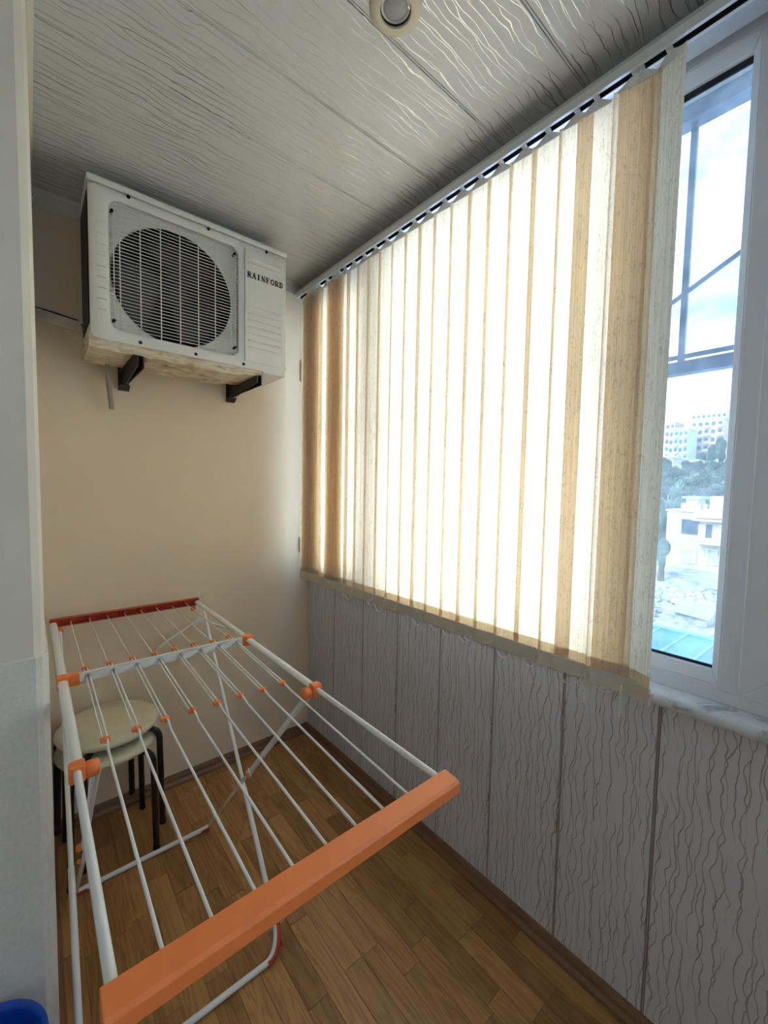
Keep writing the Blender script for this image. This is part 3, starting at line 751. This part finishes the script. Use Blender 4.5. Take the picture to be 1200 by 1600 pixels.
for xx, s in ((RX0, 1), (RX1, -1)):
    cb = MB().box(xx - 0.012, xx + 0.012, YBq - 0.013, YBq + 0.013, RH - 0.018, RH + 0.016)
    if s > 0: cb.box(xx + 0.010, xx + 0.037, YBq - 0.009, YBq + 0.009, RH - 0.0165, RH + 0.0155)
    else: cb.box(xx - 0.022, xx - 0.010, YBq - 0.009, YBq + 0.009, RH - 0.0165, RH + 0.0155)
    rp(cb, 'corner_bracket', 'orange', smooth=False, bevel=0.002)
# joints where the bars slide, pivots for the legs
for xx, s in ((RX0, 1), (RX1, -1)):
    rp(MB().box(xx - 0.013, xx + 0.013, YC - 0.012, YC + 0.012, RH - 0.020, RH + 0.014), 'slide_joint', 'orange', smooth=False, bevel=0.003)
    rp(MB().lathe([(0.0, 0.012), (0.012, 0.0115), (0.0155, 0.008), (0.0155, -0.008), (0.012, -0.0115), (0.0, -0.012)], (xx + s * 0.024, YC + 0.004, RH - 0.008), 20, 'x'), 'leg_pivot', 'orange')
    rp(MB().lathe([(0.0, 0.009), (0.009, 0.0085), (0.0115, 0.006), (0.0115, -0.006), (0.009, -0.0085), (0.0, -0.009)], (xx + s * 0.020, YA - 0.012, RH - 0.022), 20, 'x'), 'leg_pivot', 'orange')
# wires and clips
YR1 = -0.668; YR2 = -1.091
for k, xx in enumerate(wx):
    y_end = YR2 + random.uniform(-0.004, 0.004); y_row = YR1 + random.uniform(-0.006, 0.006)
    def wxa(yy): return xx + (nxw[k] - xx) * max(0.0, (YBq - yy) / (YBq - YD))
    rp(MB().tube([(xx - 0.004, YA + 0.010, RH), (xx - 0.004, YBq, RH), (wxa(y_end) - 0.004, y_end, RH + 0.0005)], 0.0017, 6), 'wire', 'white_metal')
    rp(MB().tube([(xx + 0.004, y_row, RH + 0.0005), (xx + 0.004, YBq, RH + 0.0005), (wxa(YR2) + 0.004, YR2, RH + 0.001), (wxa(YR2 - 0.05), YR2 - 0.05, RH + 0.001), (nxw[k], YD + 0.002, RH)], 0.0025, 8), 'wire', 'white_metal')
    for yy in (y_end, y_row):
        xc = wxa(yy)
        c = MB().box(xc - 0.009, xc + 0.009, yy - 0.0055, yy + 0.0055, RH - 0.0042, RH + 0.0046)
        c.box(xc - 0.0025, xc + 0.0025, yy - 0.008, yy + 0.008, RH - 0.005, RH + 0.0055)
        rp(c, 'wire_clip', 'orange', smooth=False, bevel=0.0015)
# legs
def leg_pts(xt, yt, zt, xb, yb, zb): return Vector((xt, yt, zt)), Vector((xb, yb, zb))
R2 = 0.012
# pair A: hinged at the far bar, landing towards the room
f2y = -0.998
for s, xt, xb in ((1, RX1 - 0.012, -0.662), (-1, RX0 + 0.018, -1.158)):
    a = Vector((xt if s > 0 else xt, YA - 0.012, RH - 0.022)); bnd = Vector((xb, f2y + 0.045, 0.075))
    mid = a.lerp(bnd, 0.66)
    if s > 0: a.x = RX1 + 0.022; mid = a.lerp(bnd, 0.66)
    rp(MB().tube([a, mid], 0.0068, 12), 'leg', 'white_metal')
    cor = []
    for k in range(9):
        tt = k / 8 * math.pi / 2
        cor.append(Vector((xb - s * 0.05 * (1 - math.cos(tt)), f2y + 0.045 * (1 - math.sin(tt)), 0.012 + 0.063 * (1 - math.sin(tt)))))
    rp(MB().tube([mid, bnd], 0.0085, 12), 'leg', 'white_metal')
    rp(MB().tube(cor, 0.0085, 12), 'leg_bend', 'white_metal')
    # clip-on foot around the bend
    out = []
    for c in cor: out.append(c + Vector((s * 0.004, -0.003, -0.003)))
    ft = rp(MB().tube([c + Vector((s * 0.005, -0.002, -0.0018)) for c in cor[:]], 0.0100, 10), 'foot_cap', 'red_orange')
    k4 = cor[4]
    rp(MB().tube([cor[2] + Vector((s * 0.008, -0.004, 0)), k4 + Vector((s * 0.022, -0.004, -0.012)), cor[6] + Vector((s * 0.012, -0.003, 0))], 0.0045, 8), 'foot_fin', 'red_orange', parent=ft)
    rp(MB().tube([k4, k4 + Vector((s * 0.020, -0.004, -0.010))], 0.0025, 6), 'foot_fin', 'red_orange', parent=ft)
    rp(MB().tube([cor[3], cor[3] + Vector((s * 0.016, -0.004, -0.002))], 0.0025, 6), 'foot_fin', 'red_orange', parent=ft)
rp(MB().tube([(-1.158 + 0.05, f2y, 0.012), (-0.662 - 0.05, f2y, 0.012)], 0.0085, 12), 'floor_bar', 'white_metal')
# pair B: hinged at the sliding joint, landing at the wall side
f1y = -0.373
for s, xt, xb in ((1, RX1 - 0.016, -0.682), (-1, RX0 + 0.030, -1.128)):
    a = Vector((xt, YC + 0.006, RH - 0.015)); bb = Vector((xb, f1y - 0.01, 0.022))
    piv = a.lerp(bb, 0.475)
    rp(MB().tube([a, a.lerp(bb, 0.08), a.lerp(bb, 0.40), piv], [0.0085, 0.0078, 0.0075, 0.0065], 12, ry=0.0095), 'leg', 'white_metal')
    rp(MB().tube([a.lerp(bb, 0.46) - Vector((s * 0.006, 0, 0)), bb], 0.0062, 12), 'leg', 'white_metal')
    rp(MB().lathe([(0.0, 0.004), (0.013, 0.003), (0.014, 0.0), (0.013, -0.003), (0.0, -0.004)], piv - Vector((s * 0.003, 0, 0)), 20, 'x'), 'hinge_plate', 'white_metal')
    rp(MB().lathe([(0.0, 0.017), (0.007, 0.016), (0.009, 0.012), (0.009, -0.012), (0.007, -0.016), (0.0, -0.017)], piv + Vector((0, 0, 0)), 14, 'x'), 'rivet', 'orange')
    rp(MB().lathe([(0.0, 0.012), (0.005, 0.011), (0.006, 0.008), (0.006, -0.008), (0.0, -0.012)], a.lerp(bb, 0.615), 14, 'x'), 'rivet', 'orange')
    rp(MB().tube([(xb + s * 0.002, f1y, 0.009), (xb - s * 0.03, f1y, 0.009)], 0.0105, 12), 'foot_cap', 'red_orange')
rp(MB().tube([(-1.128, f1y, 0.0125), (-0.682, f1y, 0.0125)], 0.0088, 12), 'floor_bar', 'white_metal')

# white plastic hanger hooked over the far bar
hgx = thing('clothes_hanger', 'white plastic clothes hanger hooked over the red bar of the drying rack', 'hanger', (-0.625, -0.06, 0.70))
hy = -0.062
MB().prism([(-0.662, 0.783), (-0.640, 0.806), (-0.622, 0.820), (-0.604, 0.808), (-0.582, 0.785), (-0.602, 0.778), (-0.622, 0.790), (-0.642, 0.776)], 'y', hy - 0.004, hy + 0.004).obj('shoulder_web', M['white_metal'], hgx, bevel=0.002)
MB().tube([(-0.640, hy, 0.796), (-0.69, hy, 0.766), (-0.75, hy, 0.735), (-0.792, hy, 0.712), (-0.804, hy, 0.694), (-0.800, hy, 0.684)], [0.009, 0.009, 0.0085, 0.008, 0.0075, 0.006], 10, ry=0.005).obj('arm', M['white_metal'], hgx, smooth=True)
MB().tube([(-0.604, hy, 0.797), (-0.56, hy, 0.772), (-0.52, hy, 0.752), (-0.49, hy, 0.737), (-0.478, hy, 0.726)], [0.009, 0.009, 0.0085, 0.008, 0.0065], 10, ry=0.005).obj('arm', M['white_metal'], hgx, smooth=True)
MB().tube([(-0.622, hy, 0.81), (-0.623, hy - 0.008, 0.85), (-0.625, -0.105, 0.89), (-0.627, -0.116, 0.92), (-0.628, -0.128, 0.934), (-0.628, -0.142, 0.9325), (-0.628, -0.154, 0.926)], 0.0026, 8).obj('hook', M['white_metal'], hgx, smooth=True)

# ------------------------------------------------------------------ two stacked stools
def make_stool(loc, rot, label, z0):
    st = thing('round_stool', label, 'stool', (loc[0], loc[1], z0), 'stacked stools under the rack')
    p = (loc[0], loc[1])
    def L(x, y, z):
        c, s = math.cos(rot), math.sin(rot); return (p[0] + c*x - s*y, p[1] + s*x + c*y, z0 + z)
    seat = MB().lathe([(0.0, 0.452), (0.08, 0.4515), (0.135, 0.449), (0.158, 0.444), (0.170, 0.434), (0.172, 0.426), (0.168, 0.417), (0.156, 0.412), (0.0, 0.411)], (p[0], p[1], z0), 56).obj('seat', M['seat'], st, smooth=True)
    MB().lathe([(0.0, 0.413), (0.148, 0.413), (0.148, 0.407), (0.0, 0.407)], (p[0], p[1], z0), 40).obj('seat_base', M['stool_leg'], st)
    for k in range(4):
        a = math.pi/4 + k * math.pi/2; ca, sa = math.cos(a), math.sin(a)
        pts = [L(0.05*ca, 0.05*sa, 0.399), L(0.135*ca, 0.135*sa, 0.399)]
        for j in range(7):
            tt = j / 6 * math.pi / 2
            pts.append(L((0.142 + 0.042*math.sin(tt))*ca, (0.142 + 0.042*math.sin(tt))*sa, 0.357 + 0.042*math.cos(tt)))
        pts.append(L(0.192*ca, 0.192*sa, 0.010))
        lg = MB().tube(pts, 0.0115, 12).obj('leg', M['stool_leg'], st, smooth=True)
        MB().tube([L(0.1919*ca, 0.1919*sa, 0.016), L(0.1921*ca, 0.1921*sa, 0.0)], 0.0128, 12).obj('foot_tip', M['gasket'], lg)
    return st
make_stool((-1.005, -0.205), math.radians(0), 'cream round stool with dark legs standing on the floor, lower of the stacked pair', 0.0)
make_stool((-1.003, -0.205), math.radians(14), 'cream round stool with dark legs stacked on top of the other stool', 0.070)

# ------------------------------------------------------------------ blue bucket
bk = thing('plastic_bucket', 'blue plastic bucket standing on the floor beside the pale wall end', 'bucket', (-1.336, -0.985, 0.0))
bc = (-1.336, -0.985, 0.0)
MB().lathe([(0.0, 0.003), (0.088, 0.002), (0.092, 0.008), (0.112, 0.235), (0.114, 0.246), (0.122, 0.250), (0.122, 0.236), (0.120, 0.235), (0.121, 0.252), (0.116, 0.255), (0.109, 0.250), (0.106, 0.235), (0.087, 0.012), (0.0, 0.010)], bc, 56).obj('body', M['blue'], bk, smooth=True)
MB().tube([(bc[0] + 0.124 * math.cos(t_), bc[1] + 0.02 + 0.03 * math.sin(t_) - 0.02, 0.225 - 0.10 * math.sin(t_)) for t_ in [math.pi * i / 16 for i in range(17)]], 0.003, 8).obj('handle', M['wire_white'], bk, smooth=True)

# ------------------------------------------------------------------ outside: window grille
gr = thing('window_grille', 'blue grey steel security grille with diagonal bar outside the pane', 'grille', (0.25, -1.7, 0.9))
XG = 0.25
def gbox(name, *a): return MB().box(*a).obj(name, M['steel'], gr, bevel=0.002)
gbox('rail_bar', XG - 0.018, XG + 0.018, -3.3, 0.1, 1.792, 1.828)
gbox('rail_bar', XG - 0.006, XG + 0.006, -3.3, 0.1, 1.838, 1.850)
gbox('rail_bar', XG - 0.025, XG + 0.025, -3.3, 0.1, 2.495, 2.585)
gbox('rail_bar', XG - 0.012, XG + 0.012, -3.3, 0.1, 0.86, 0.885)
for k in range(7):
    yy = -1.706 + 0.55 * (k - 3)
    if yy > 0.05 or yy < -3.25: continue
    gbox('upright_bar', XG - 0.008, XG + 0.008, yy - 0.008, yy + 0.008, 1.828, 2.50)
    gbox('upright_bar', XG - 0.008, XG + 0.008, yy - 0.283, yy - 0.267, 1.828, 2.50)
    dy = 0.275
    MB().tube([(XG - 0.004, yy + dy, 2.01 - 0.56 * (dy - 0.024)), (XG - 0.004, yy - dy, 2.01 + 0.56 * (dy + 0.024))], 0.007, 8).obj('diagonal_bar', M['steel'], gr)
for yy in (0.08, -3.2):
    for z in (1.81, 2.54):
        gbox('wall_stay', 0.1, XG, yy - 0.01, yy + 0.01, z - 0.01, z + 0.01)

# ------------------------------------------------------------------ outside world
def mat_terrain():
    m, nt, b = newmat('rubble_and_scrub')
    v = coord(nt); f = noise(nt, mapped(nt, v, (1, 1, 2.5)), 1.3, 6, 0.7)
    g = noise(nt, v, 0.12, 3)
    c1 = ramp(nt, f, [(0.3, (0.16, 0.17, 0.16)), (0.45, (0.40, 0.40, 0.38)), (0.6, (0.60, 0.60, 0.58))])
    c2 = ramp(nt, f, [(0.3, (0.10, 0.14, 0.08)), (0.6, (0.32, 0.36, 0.25))])
    lk(nt, mixc(nt, ramp_v(nt, g, 0.55, 0.75), c1, c2), b.inputs['Base Color']); b.inputs['Roughness'].default_value = 0.9
    bump(nt, f, 0.8, b, 0.3)
    return m
M['terrain'] = mat_terrain()
def mat_stone(name, cols, bs, mortar, sc=1.0):
    m, nt, b = newmat(name)
    c = sepxyz(nt, coord(nt)); v = comb(nt, c['Y'], c['Z'], c['X'])
    br = nt.nodes.new('ShaderNodeTexBrick'); lk(nt, v, br.inputs['Vector'])
    br.inputs['Scale'].default_value = sc; br.inputs['Brick Width'].default_value = bs[0]; br.inputs['Row Height'].default_value = bs[1]
    br.inputs['Mortar Size'].default_value = 0.02; br.inputs['Color1'].default_value = (*cols[0], 1); br.inputs['Color2'].default_value = (*cols[1], 1); br.inputs['Mortar'].default_value = (*mortar, 1)
    f = noise(nt, coord(nt), 1.5, 4)
    lk(nt, mixc(nt, math_(nt, 'MULTIPLY', f, 0.35), br.outputs['Color'], cols[2]), b.inputs['Base Color']); b.inputs['Roughness'].default_value = 0.85
    return m
M['limestone'] = mat_stone('limestone_blocks', ((0.66, 0.56, 0.44), (0.56, 0.44, 0.33), (0.78, 0.72, 0.62)), (0.7, 0.32), (0.42, 0.36, 0.30))
M['grey_stone'] = mat_stone('grey_retaining_blocks', ((0.42, 0.42, 0.44), (0.52, 0.50, 0.50), (0.32, 0.33, 0.35)), (0.9, 0.4), (0.28, 0.28, 0.30))
M['pale_wall'] = plain('pale_render', (0.72, 0.70, 0.66), 0.8, var=0.08, scale=0.8)
M['pink_wall'] = plain('pink_render', (0.62, 0.46, 0.46), 0.8, var=0.06, scale=0.2)
M['cream_far'] = plain('cream_render', (0.72, 0.68, 0.60), 0.8, var=0.06, scale=0.2)
M['green_far'] = plain('green_grey_render', (0.50, 0.58, 0.58), 0.8, var=0.06, scale=0.2)
M['far_glass'] = plain('dark_far_window', (0.10, 0.13, 0.17), 0.2, var=0.2, scale=3)
M['curtain'] = plain('white_curtained_window', (0.55, 0.60, 0.62), 0.5, var=0.3, scale=3)
M['awning'] = plain('pink_awning', (0.68, 0.42, 0.38), 0.8)
M['blue_roof'] = plain('blue_roof_sheet', (0.035, 0.20, 0.62), 0.45, var=0.25, scale=1.2)
M['blue_rib'] = plain('blue_roof_rib', (0.20, 0.42, 0.78), 0.5, var=0.15, scale=2)
M['roof_edge'] = plain('cyan_roof_edge', (0.22, 0.62, 0.72), 0.5, var=0.1, scale=3)
M['leaf'] = plain('dark_pine_foliage', (0.075, 0.115, 0.085), 0.85, var=0.5, scale=1.6, bmp=0.6)
M['leaf2'] = plain('grey_green_foliage', (0.14, 0.18, 0.13), 0.85, var=0.5, scale=1.6, bmp=0.6)
M['bark'] = plain('bark', (0.10, 0.075, 0.055), 0.9)
M['tin'] = plain('pale_tin', (0.42, 0.50, 0.55), 0.6, var=0.15)
M['rock'] = plain('pale_rock', (0.48, 0.47, 0.44), 0.9, var=0.5, scale=1.2)

# hillside ground
PROF = [(3, -10), (20, -9.8), (30, -9.6), (40, -8.8), (46, -7.6), (50, -6.4), (58, -6.2), (70, -4.2), (90, -0.8), (110, 2.6), (150, 9.0), (200, 14.5), (320, 24)]
def gz(x, y=0.0):
    for (a, za), (b_, zb) in zip(PROF, PROF[1:]):
        if x <= b_: return za + (zb - za) * max(0, (x - a)) / (b_ - a)
    return PROF[-1][1]
random.seed(11)
g = MB(); gx = [3 + 1.2 * i for i in range(48)] + [60 + 8 * i for i in range(33)]; gy = [-70 + 3.5 * j for j in range(70)]
vs = []; fs = []
for xx in gx:
    for yy in gy:
        amp = 0.35 if 28 < xx < 60 else 0.6
        vs.append((xx, yy, gz(xx) + random.uniform(-amp, amp) * 0.6))
for i in range(len(gx) - 1):
    for j in range(len(gy) - 1):
        a = i * len(gy) + j; fs.append((a, a + 1, a + len(gy) + 1, a + len(gy)))
struct(g.add(vs, fs).obj('ground_hillside', M['terrain'], smooth=True))

struct(MB().box(-400, 3, -400, 400, -12, -10.2).box(3, 60, -400, -70, -12, -10.2).obj('ground_street', M['terrain']))
# stone house across the slope
XH = 50.0
def yz(px, py, X=XH): p = at(px, py, 0, X); return p.y, p.z
hy0, hz1 = yz(1043, 797); _, hz0 = yz(1043, 888); hyr, _ = yz(1126, 800)
hs = thing('stone_house', 'pale limestone house with a balcony on the hillside across the street', 'house', (XH + 4, hy0 - 6, hz0))
def face_part(name, p0, p1, dx, mat, parent, X=XH, th=None):
    """box on the front face between two photo corners, dx proud of the face (negative = sunk)"""
    a = yz(p0[0], p0[1], X); b_ = yz(p1[0], p1[1], X)
    return MB().box(X - dx, X + (th or 0.08), min(a[0], b_[0]), max(a[0], b_[0]), min(a[1], b_[1]), max(a[1], b_[1])).obj(name, M[mat], parent)
MB().box(XH, XH + 8, hy0 - 13, hy0, hz0 - 3.0, hz1).obj('walls', M['limestone'], hs)
MB().box(XH - 0.15, XH + 8.1, hy0 - 13.1, hy0 + 0.12, hz1 - 0.06, hz1 + 0.10).obj('roof_slab', M['pale_wall'], hs)
def window_at(p0, p1, glass, sill=True):
    f = face_part('window', p0, p1, 0.05, 'far_glass' if glass == 'far_glass' else 'curtain', hs)
    a = yz(*p0); b_ = yz(*p1); ya, yb, za, zb = min(a[0], b_[0]), max(a[0], b_[0]), min(a[1], b_[1]), max(a[1], b_[1])
    w = 0.07
    MB().box(XH - 0.10, XH - 0.04, ya - w, ya + w, za - w, zb + w).box(XH - 0.10, XH - 0.04, yb - w, yb + w, za - w, zb + w).box(XH - 0.10, XH - 0.04, ya + w, yb - w, zb - w, zb + w).box(XH - 0.12, XH - 0.04, ya + w, yb - w, za - w, za + w).box(XH - 0.09, XH - 0.045, (ya+yb)/2 - 0.03, (ya+yb)/2 + 0.03, za + w, zb - w).obj('window_frame', M['pale_wall'] if glass != 'far_glass' else M['far_glass'], f)
window_at((1067, 812), (1091, 834), 'far_glass'); window_at((1064, 857), (1086, 880), 'curtain'); window_at((1105, 858), (1119, 883), 'curtain')
face_part('awning', (1085, 811), (1132, 816), 0.9, 'awning', hs)
face_part('balcony_slab', (1091, 845), (1132, 852), 1.1, 'pale_wall', hs)
face_part('balcony_wall', (1091, 838), (1132, 846), 1.1, 'pale_wall', hs, th=-1.0)
face_part('balcony_panel', (1092, 819), (1102, 842), 0.12, 'pale_wall', hs)
face_part('balcony_door', (1103, 819), (1113, 842), 0.05, 'far_glass', hs)
face_part('balcony_panel', (1114, 819), (1130, 842), 0.12, 'pale_wall', hs)
face_part('upper_storey_band', (1086, 797), (1132, 811), 0.18, 'limestone', hs)
# roof terrace
a = yz(1058, 794); b_ = yz(1078, 781)
MB().box(XH + 3, XH + 6, b_[0], a[0], hz1, b_[1] + 0.1).obj('roof_room', M['pale_wall'], hs)
MB().box(XH + 2.6, XH + 6.4, b_[0] - 0.4, a[0] + 0.3, b_[1] + 0.1, b_[1] + 0.35).obj('roof_room_slab', M['tin'], hs)
a = yz(1097, 794); b_ = yz(1121, 776)
MB().box(XH + 3, XH + 6, b_[0], a[0], hz1, b_[1]).obj('roof_room', M['cream_far'], hs)
for px_ in (1064, 1068, 1072, 1076, 1090, 1100, 1110, 1118):
    q = yz(px_, 793); MB().box(XH + 0.5, XH + 0.7, q[0] - 0.12, q[0] + 0.12, hz1, hz1 + 0.75).obj('roof_post', M['pale_wall'], hs)
# retaining wall below it
_, rz0 = yz(1043, 918, 48.5)
tag(MB().box(48.2, 49.6, hy0 - 14, hy0 + 0.8, rz0 - 1.2, hz0 + 0.02).obj('retaining_wall', M['grey_stone'], bevel=0.05), 'grey block retaining wall below the limestone house', 'wall')
# rubble on the slope
random.seed(5)
shed_y = yz(1076, 962, 38.0)[0]
rb = MB()
for k in range(1000):
    xx = random.uniform(29, 46.8); yy = random.uniform(-3, 18); r = random.uniform(0.10, 0.36)
    if xx > 45 and yy > 8: continue
    if 36.4 < xx < 41.2 and abs(yy - shed_y) < 2.4: continue
    bmv = []
    for i in range(8):
        sx, sy, sz = [(1 if i >> q & 1 else -1) * random.uniform(0.55, 1.0) for q in range(3)]
        bmv.append((xx + sx * r, yy + sy * r * 1.2, gz(xx) + 0.15 + sz * r * 0.6))
    rb.add(bmv, [(0,1,3,2), (4,6,7,5), (0,4,5,1), (1,5,7,3), (3,7,6,2), (2,6,4,0)])
ro = rb.obj('rubble', M['rock']); ro['kind'] = 'stuff'; tag(ro, 'pale rubble and stones scattered down the slope', 'rubble')
# small shed
sy_, sz_ = yz(1076, 962, 38.0)
sh = thing('garden_shed', 'small shed with a pale tin roof on the rubble slope', 'shed', (38.5, sy_, gz(38.5)))
MB().box(38, 40, sy_ - 1.2, sy_ + 0.9, gz(38) - 0.5, sz_).obj('walls', M['rock'], sh)
MB().add([(37.7, sy_ - 1.4, sz_), (37.7, sy_ + 1.1, sz_ + 0.15), (40.3, sy_ + 1.1, sz_ + 0.7), (40.3, sy_ - 1.4, sz_ + 0.55), (37.7, sy_ - 1.4, sz_ + 0.06), (37.7, sy_ + 1.1, sz_ + 0.21), (40.3, sy_ + 1.1, sz_ + 0.76), (40.3, sy_ - 1.4, sz_ + 0.61)],
         [(0,3,2,1), (4,5,6,7), (0,1,5,4), (1,2,6,5), (2,3,7,6), (3,0,4,7)]).obj('roof', M['tin'], sh)
# blue sheet roof of the house below
bh = thing('blue_roofed_house', 'low building with a bright blue ribbed sheet roof just below the window', 'house', (11, 1.0, -10))
ra = at(1022, 984, 0, 14.0); rb_ = at(1116, 996, 0, 14.0); rz = -3.0
zf = at(1070, 989, 0, 14.0).z; zn = zf + 0.10
Yl, Yr = 7.0, -6.0
roof = MB().add([(6.5, Yr, zn), (6.5, Yl, zn), (14, Yl, zf), (14, Yr, zf), (6.5, Yr, zn - 0.12), (6.5, Yl, zn - 0.12), (14, Yl, zf - 0.12), (14, Yr, zf - 0.12)],
                [(0,1,2,3), (7,6,5,4), (0,4,5,1), (1,5,6,2), (2,6,7,3), (3,7,4,0)]).obj('roof', M['blue_roof'], bh)
p1 = at(1035, 1017, 2, zf + 0.03); p2 = at(1075, 990, 2, zf + 0.03); d12 = (p2 - p1); d12.z = 0
def zr(xx): return zn + (zf - zn) * (xx - 6.5) / 7.5
for k in range(-9, 12):
    oy = k * 0.72
    st_ = Vector((6.6, 0, 0)); sl_ = d12.y / d12.x
    y_at = lambda xx: p1.y + oy + sl_ * (xx - p1.x)
    e0, e1 = 6.6, 13.9
    if not (Yr < y_at(e0) < Yl and Yr < y_at(e1) < Yl): continue
    MB().tube([(e0, y_at(e0), zr(e0) + 0.01), (e1, y_at(e1), zr(e1) + 0.01)], 0.035, 6).obj('roof_rib', M['blue_rib'], roof)
MB().box(13.95, 14.12, Yr, Yl, zf - 0.14, zf + 0.05).obj('roof_edge', M['roof_edge'], bh)
MB().box(6.7, 13.7, Yr + 0.3, Yl - 0.3, -10.2, zf - 0.1).obj('walls', M['pale_wall'], bh)

# trees on the hillside
def blob_mesh(name, mat, seed, lumps):
    rnd = random.Random(seed); bm = bmesh.new()
    for k in range(lumps):
        a = rnd.uniform(0, 6.28); r = rnd.uniform(0, 0.62); z = rnd.uniform(-0.35, 0.75)
        s = rnd.uniform(0.28, 0.5)
        mtx = Matrix.Translation((r * math.cos(a), r * math.sin(a), z)) @ Matrix.Scale(s, 4)
        ret = bmesh.ops.create_icosphere(bm, subdivisions=3, radius=1.0, matrix=mtx)
        for v in ret['verts']:
            c = mtx.translation; d = v.co - c
            v.co = c + d * rnd.uniform(0.78, 1.2)
    me = bpy.data.meshes.new(name); bm.to_mesh(me); bm.free(); me.materials.append(mat); return me
crowns = [blob_mesh('crown', M['leaf'], 1, 9), blob_mesh('crown', M['leaf2'], 2, 8), blob_mesh('crown', M['leaf'], 4, 7)]
random.seed(21)
def tree(x, y, top, wid, kind, label, group):
    base = gz(x) - 0.4; h = max(3.0, top - base)
    t_ = thing('hillside_tree', label, 'tree', (x, y, base), group)
    o = link('crown', crowns[kind % 3], t_, (0, 0, h * 0.56), (0, 0, random.uniform(0, 6))); o.scale = (wid, wid, h * 0.40)
    me = MB().tube([(x, y, base), (x + 0.2, y, base + h * 0.6)], [0.35, 0.18], 8).obj('trunk', M['bark'], t_)
houses = []
for (px_, X) in ((1044, 135), (1085, 125)): houses.append((X + 6, at(px_, 720, 0, X).y))
xrow = 61.5; row = 0
while xrow < 134:
    yl = at(1000, 740, 0, xrow).y + 1; yr = at(1300, 740, 0, xrow).y - 1
    yy = yl - (row % 2) * 2.2; k = 0
    while yy > yr:
        jx, jy = xrow + random.uniform(-0.3, 0.3), yy + random.uniform(-0.25, 0.25)
        if not any(abs(jx - hx_) < 9.5 and abs(jy - hy_) < 6.5 for hx_, hy_ in houses):
            kd = (row + 2 * k) % 3; hgt = random.uniform(4.2, 6.0)
            belt = 'in the tree belt just behind the limestone house' if xrow < 90 else 'in the tree belt under the ridge towers'
            tree(jx, jy, gz(jx) + hgt, 1.75, kd, ('grey green' if kd == 1 else 'dark green') + ' bushy tree ' + belt, 'trees on the hillside slope')
        yy -= 4.4; k += 1
    xrow += 4.6; row += 1
for (px_, py_, X, wd) in ((1127, 681, 139, 1.7), (1114, 693, 144, 1.5), (1098, 706, 139, 1.6)):
    q = at(px_, py_, 0, X); tree(X, q.y, q.z, wd, 0, 'tall dark pine standing clear of the belt in front of the pink tower', 'tall pines before the tower')
for (px_, py_, X, wd, lb) in ((1034, 778, 58.3, 0.85, 'dark evergreen rising behind the left corner of the limestone house'), (1036, 838, 46.6, 0.8, 'short dark evergreen in front of the left corner of the limestone house')):
    q = at(px_, py_, 0, X); tree(X, q.y, q.z, wd, 0, lb, None)

# tower blocks on the ridge
def tower(label, X, p0, p1, mat, bands, floors, bays, name='apartment_tower'):
    a = at(p0[0], p0[1], 0, X); b_ = at(p1[0], p1[1], 0, X); ya, yb = min(a.y, b_.y), max(a.y, b_.y); zt = a.z; zb = gz(X) - 3
    t_ = thing(name, label, 'building', (X + 6, (ya + yb) / 2, zb))
    MB().box(X, X + 12, ya, yb, zb, zt).obj('walls', M[mat], t_)
    MB().box(X - 0.4, X + 12.4, ya - 0.4, yb + 0.4, zt, zt + 0.6).obj('roof_slab', M['pale_wall'], t_)
    fh = 3.1; wv = (yb - ya) / bays
    me = MB().box(-0.05, 0.3, -0.30 * wv, 0.30 * wv, -0.75, 0.75).mesh('window', M['far_glass'])
    bl = MB().box(-1.0, 0.0, -0.44 * wv, 0.44 * wv, -0.1, 0.85).mesh('balcony', M[bands])
    zf_ = zt - 1.7
    for i in range(floors):
        for j in range(bays):
            yy = ya + wv * (j + 0.5)
            link('window', me, t_, (X - (X + 6), yy - (ya + yb) / 2, zf_ - i * fh - zb))
            if (j % 2 == 0): link('balcony', bl, t_, (X - (X + 6), yy - (ya + yb) / 2, zf_ - i * fh - 1.5 - zb))
    return t_
tower('tall pink and cream apartment tower with stacked balconies on the ridge', 205, (1080, 658), (1131, 658), 'pink_wall', 'cream_far', 9, 5)
tw = tower('round topped pale penthouse drum crowning the ridge behind the pink tower', 219, (1081, 647), (1136, 647), 'cream_far', 'pale_wall', 5, 7)
q = at(1117, 640, 0, 219); q0 = at(1117, 648, 0, 219)
MB().tube([(222, q.y, q0.z), (222, q.y, q.z)], 0.18, 6).obj('antenna', M['steel'], tw)
tower('pale green grey apartment block left of the pink tower, lower roofline', 190, (1046, 672), (1076, 672), 'green_far', 'pale_wall', 6, 4)
tower('narrow pink apartment block beside the green grey block on the ridge', 206, (1040, 661), (1055, 661), 'pink_wall', 'pale_wall', 6, 2)
tower('long cream apartment block linking the towers on the ridge', 234, (1052, 665), (1082, 665), 'cream_far', 'pale_wall', 6, 5)
tower('low cream house with pinkish side among the trees below the ridge', 135, (1036, 716), (1052, 716), 'cream_far', 'awning', 3, 2, 'hillside_house')
tower('tiny white house half hidden by trees below the ridge', 125, (1080, 722), (1090, 722), 'pale_wall', 'pale_wall', 2, 1, 'hillside_house')
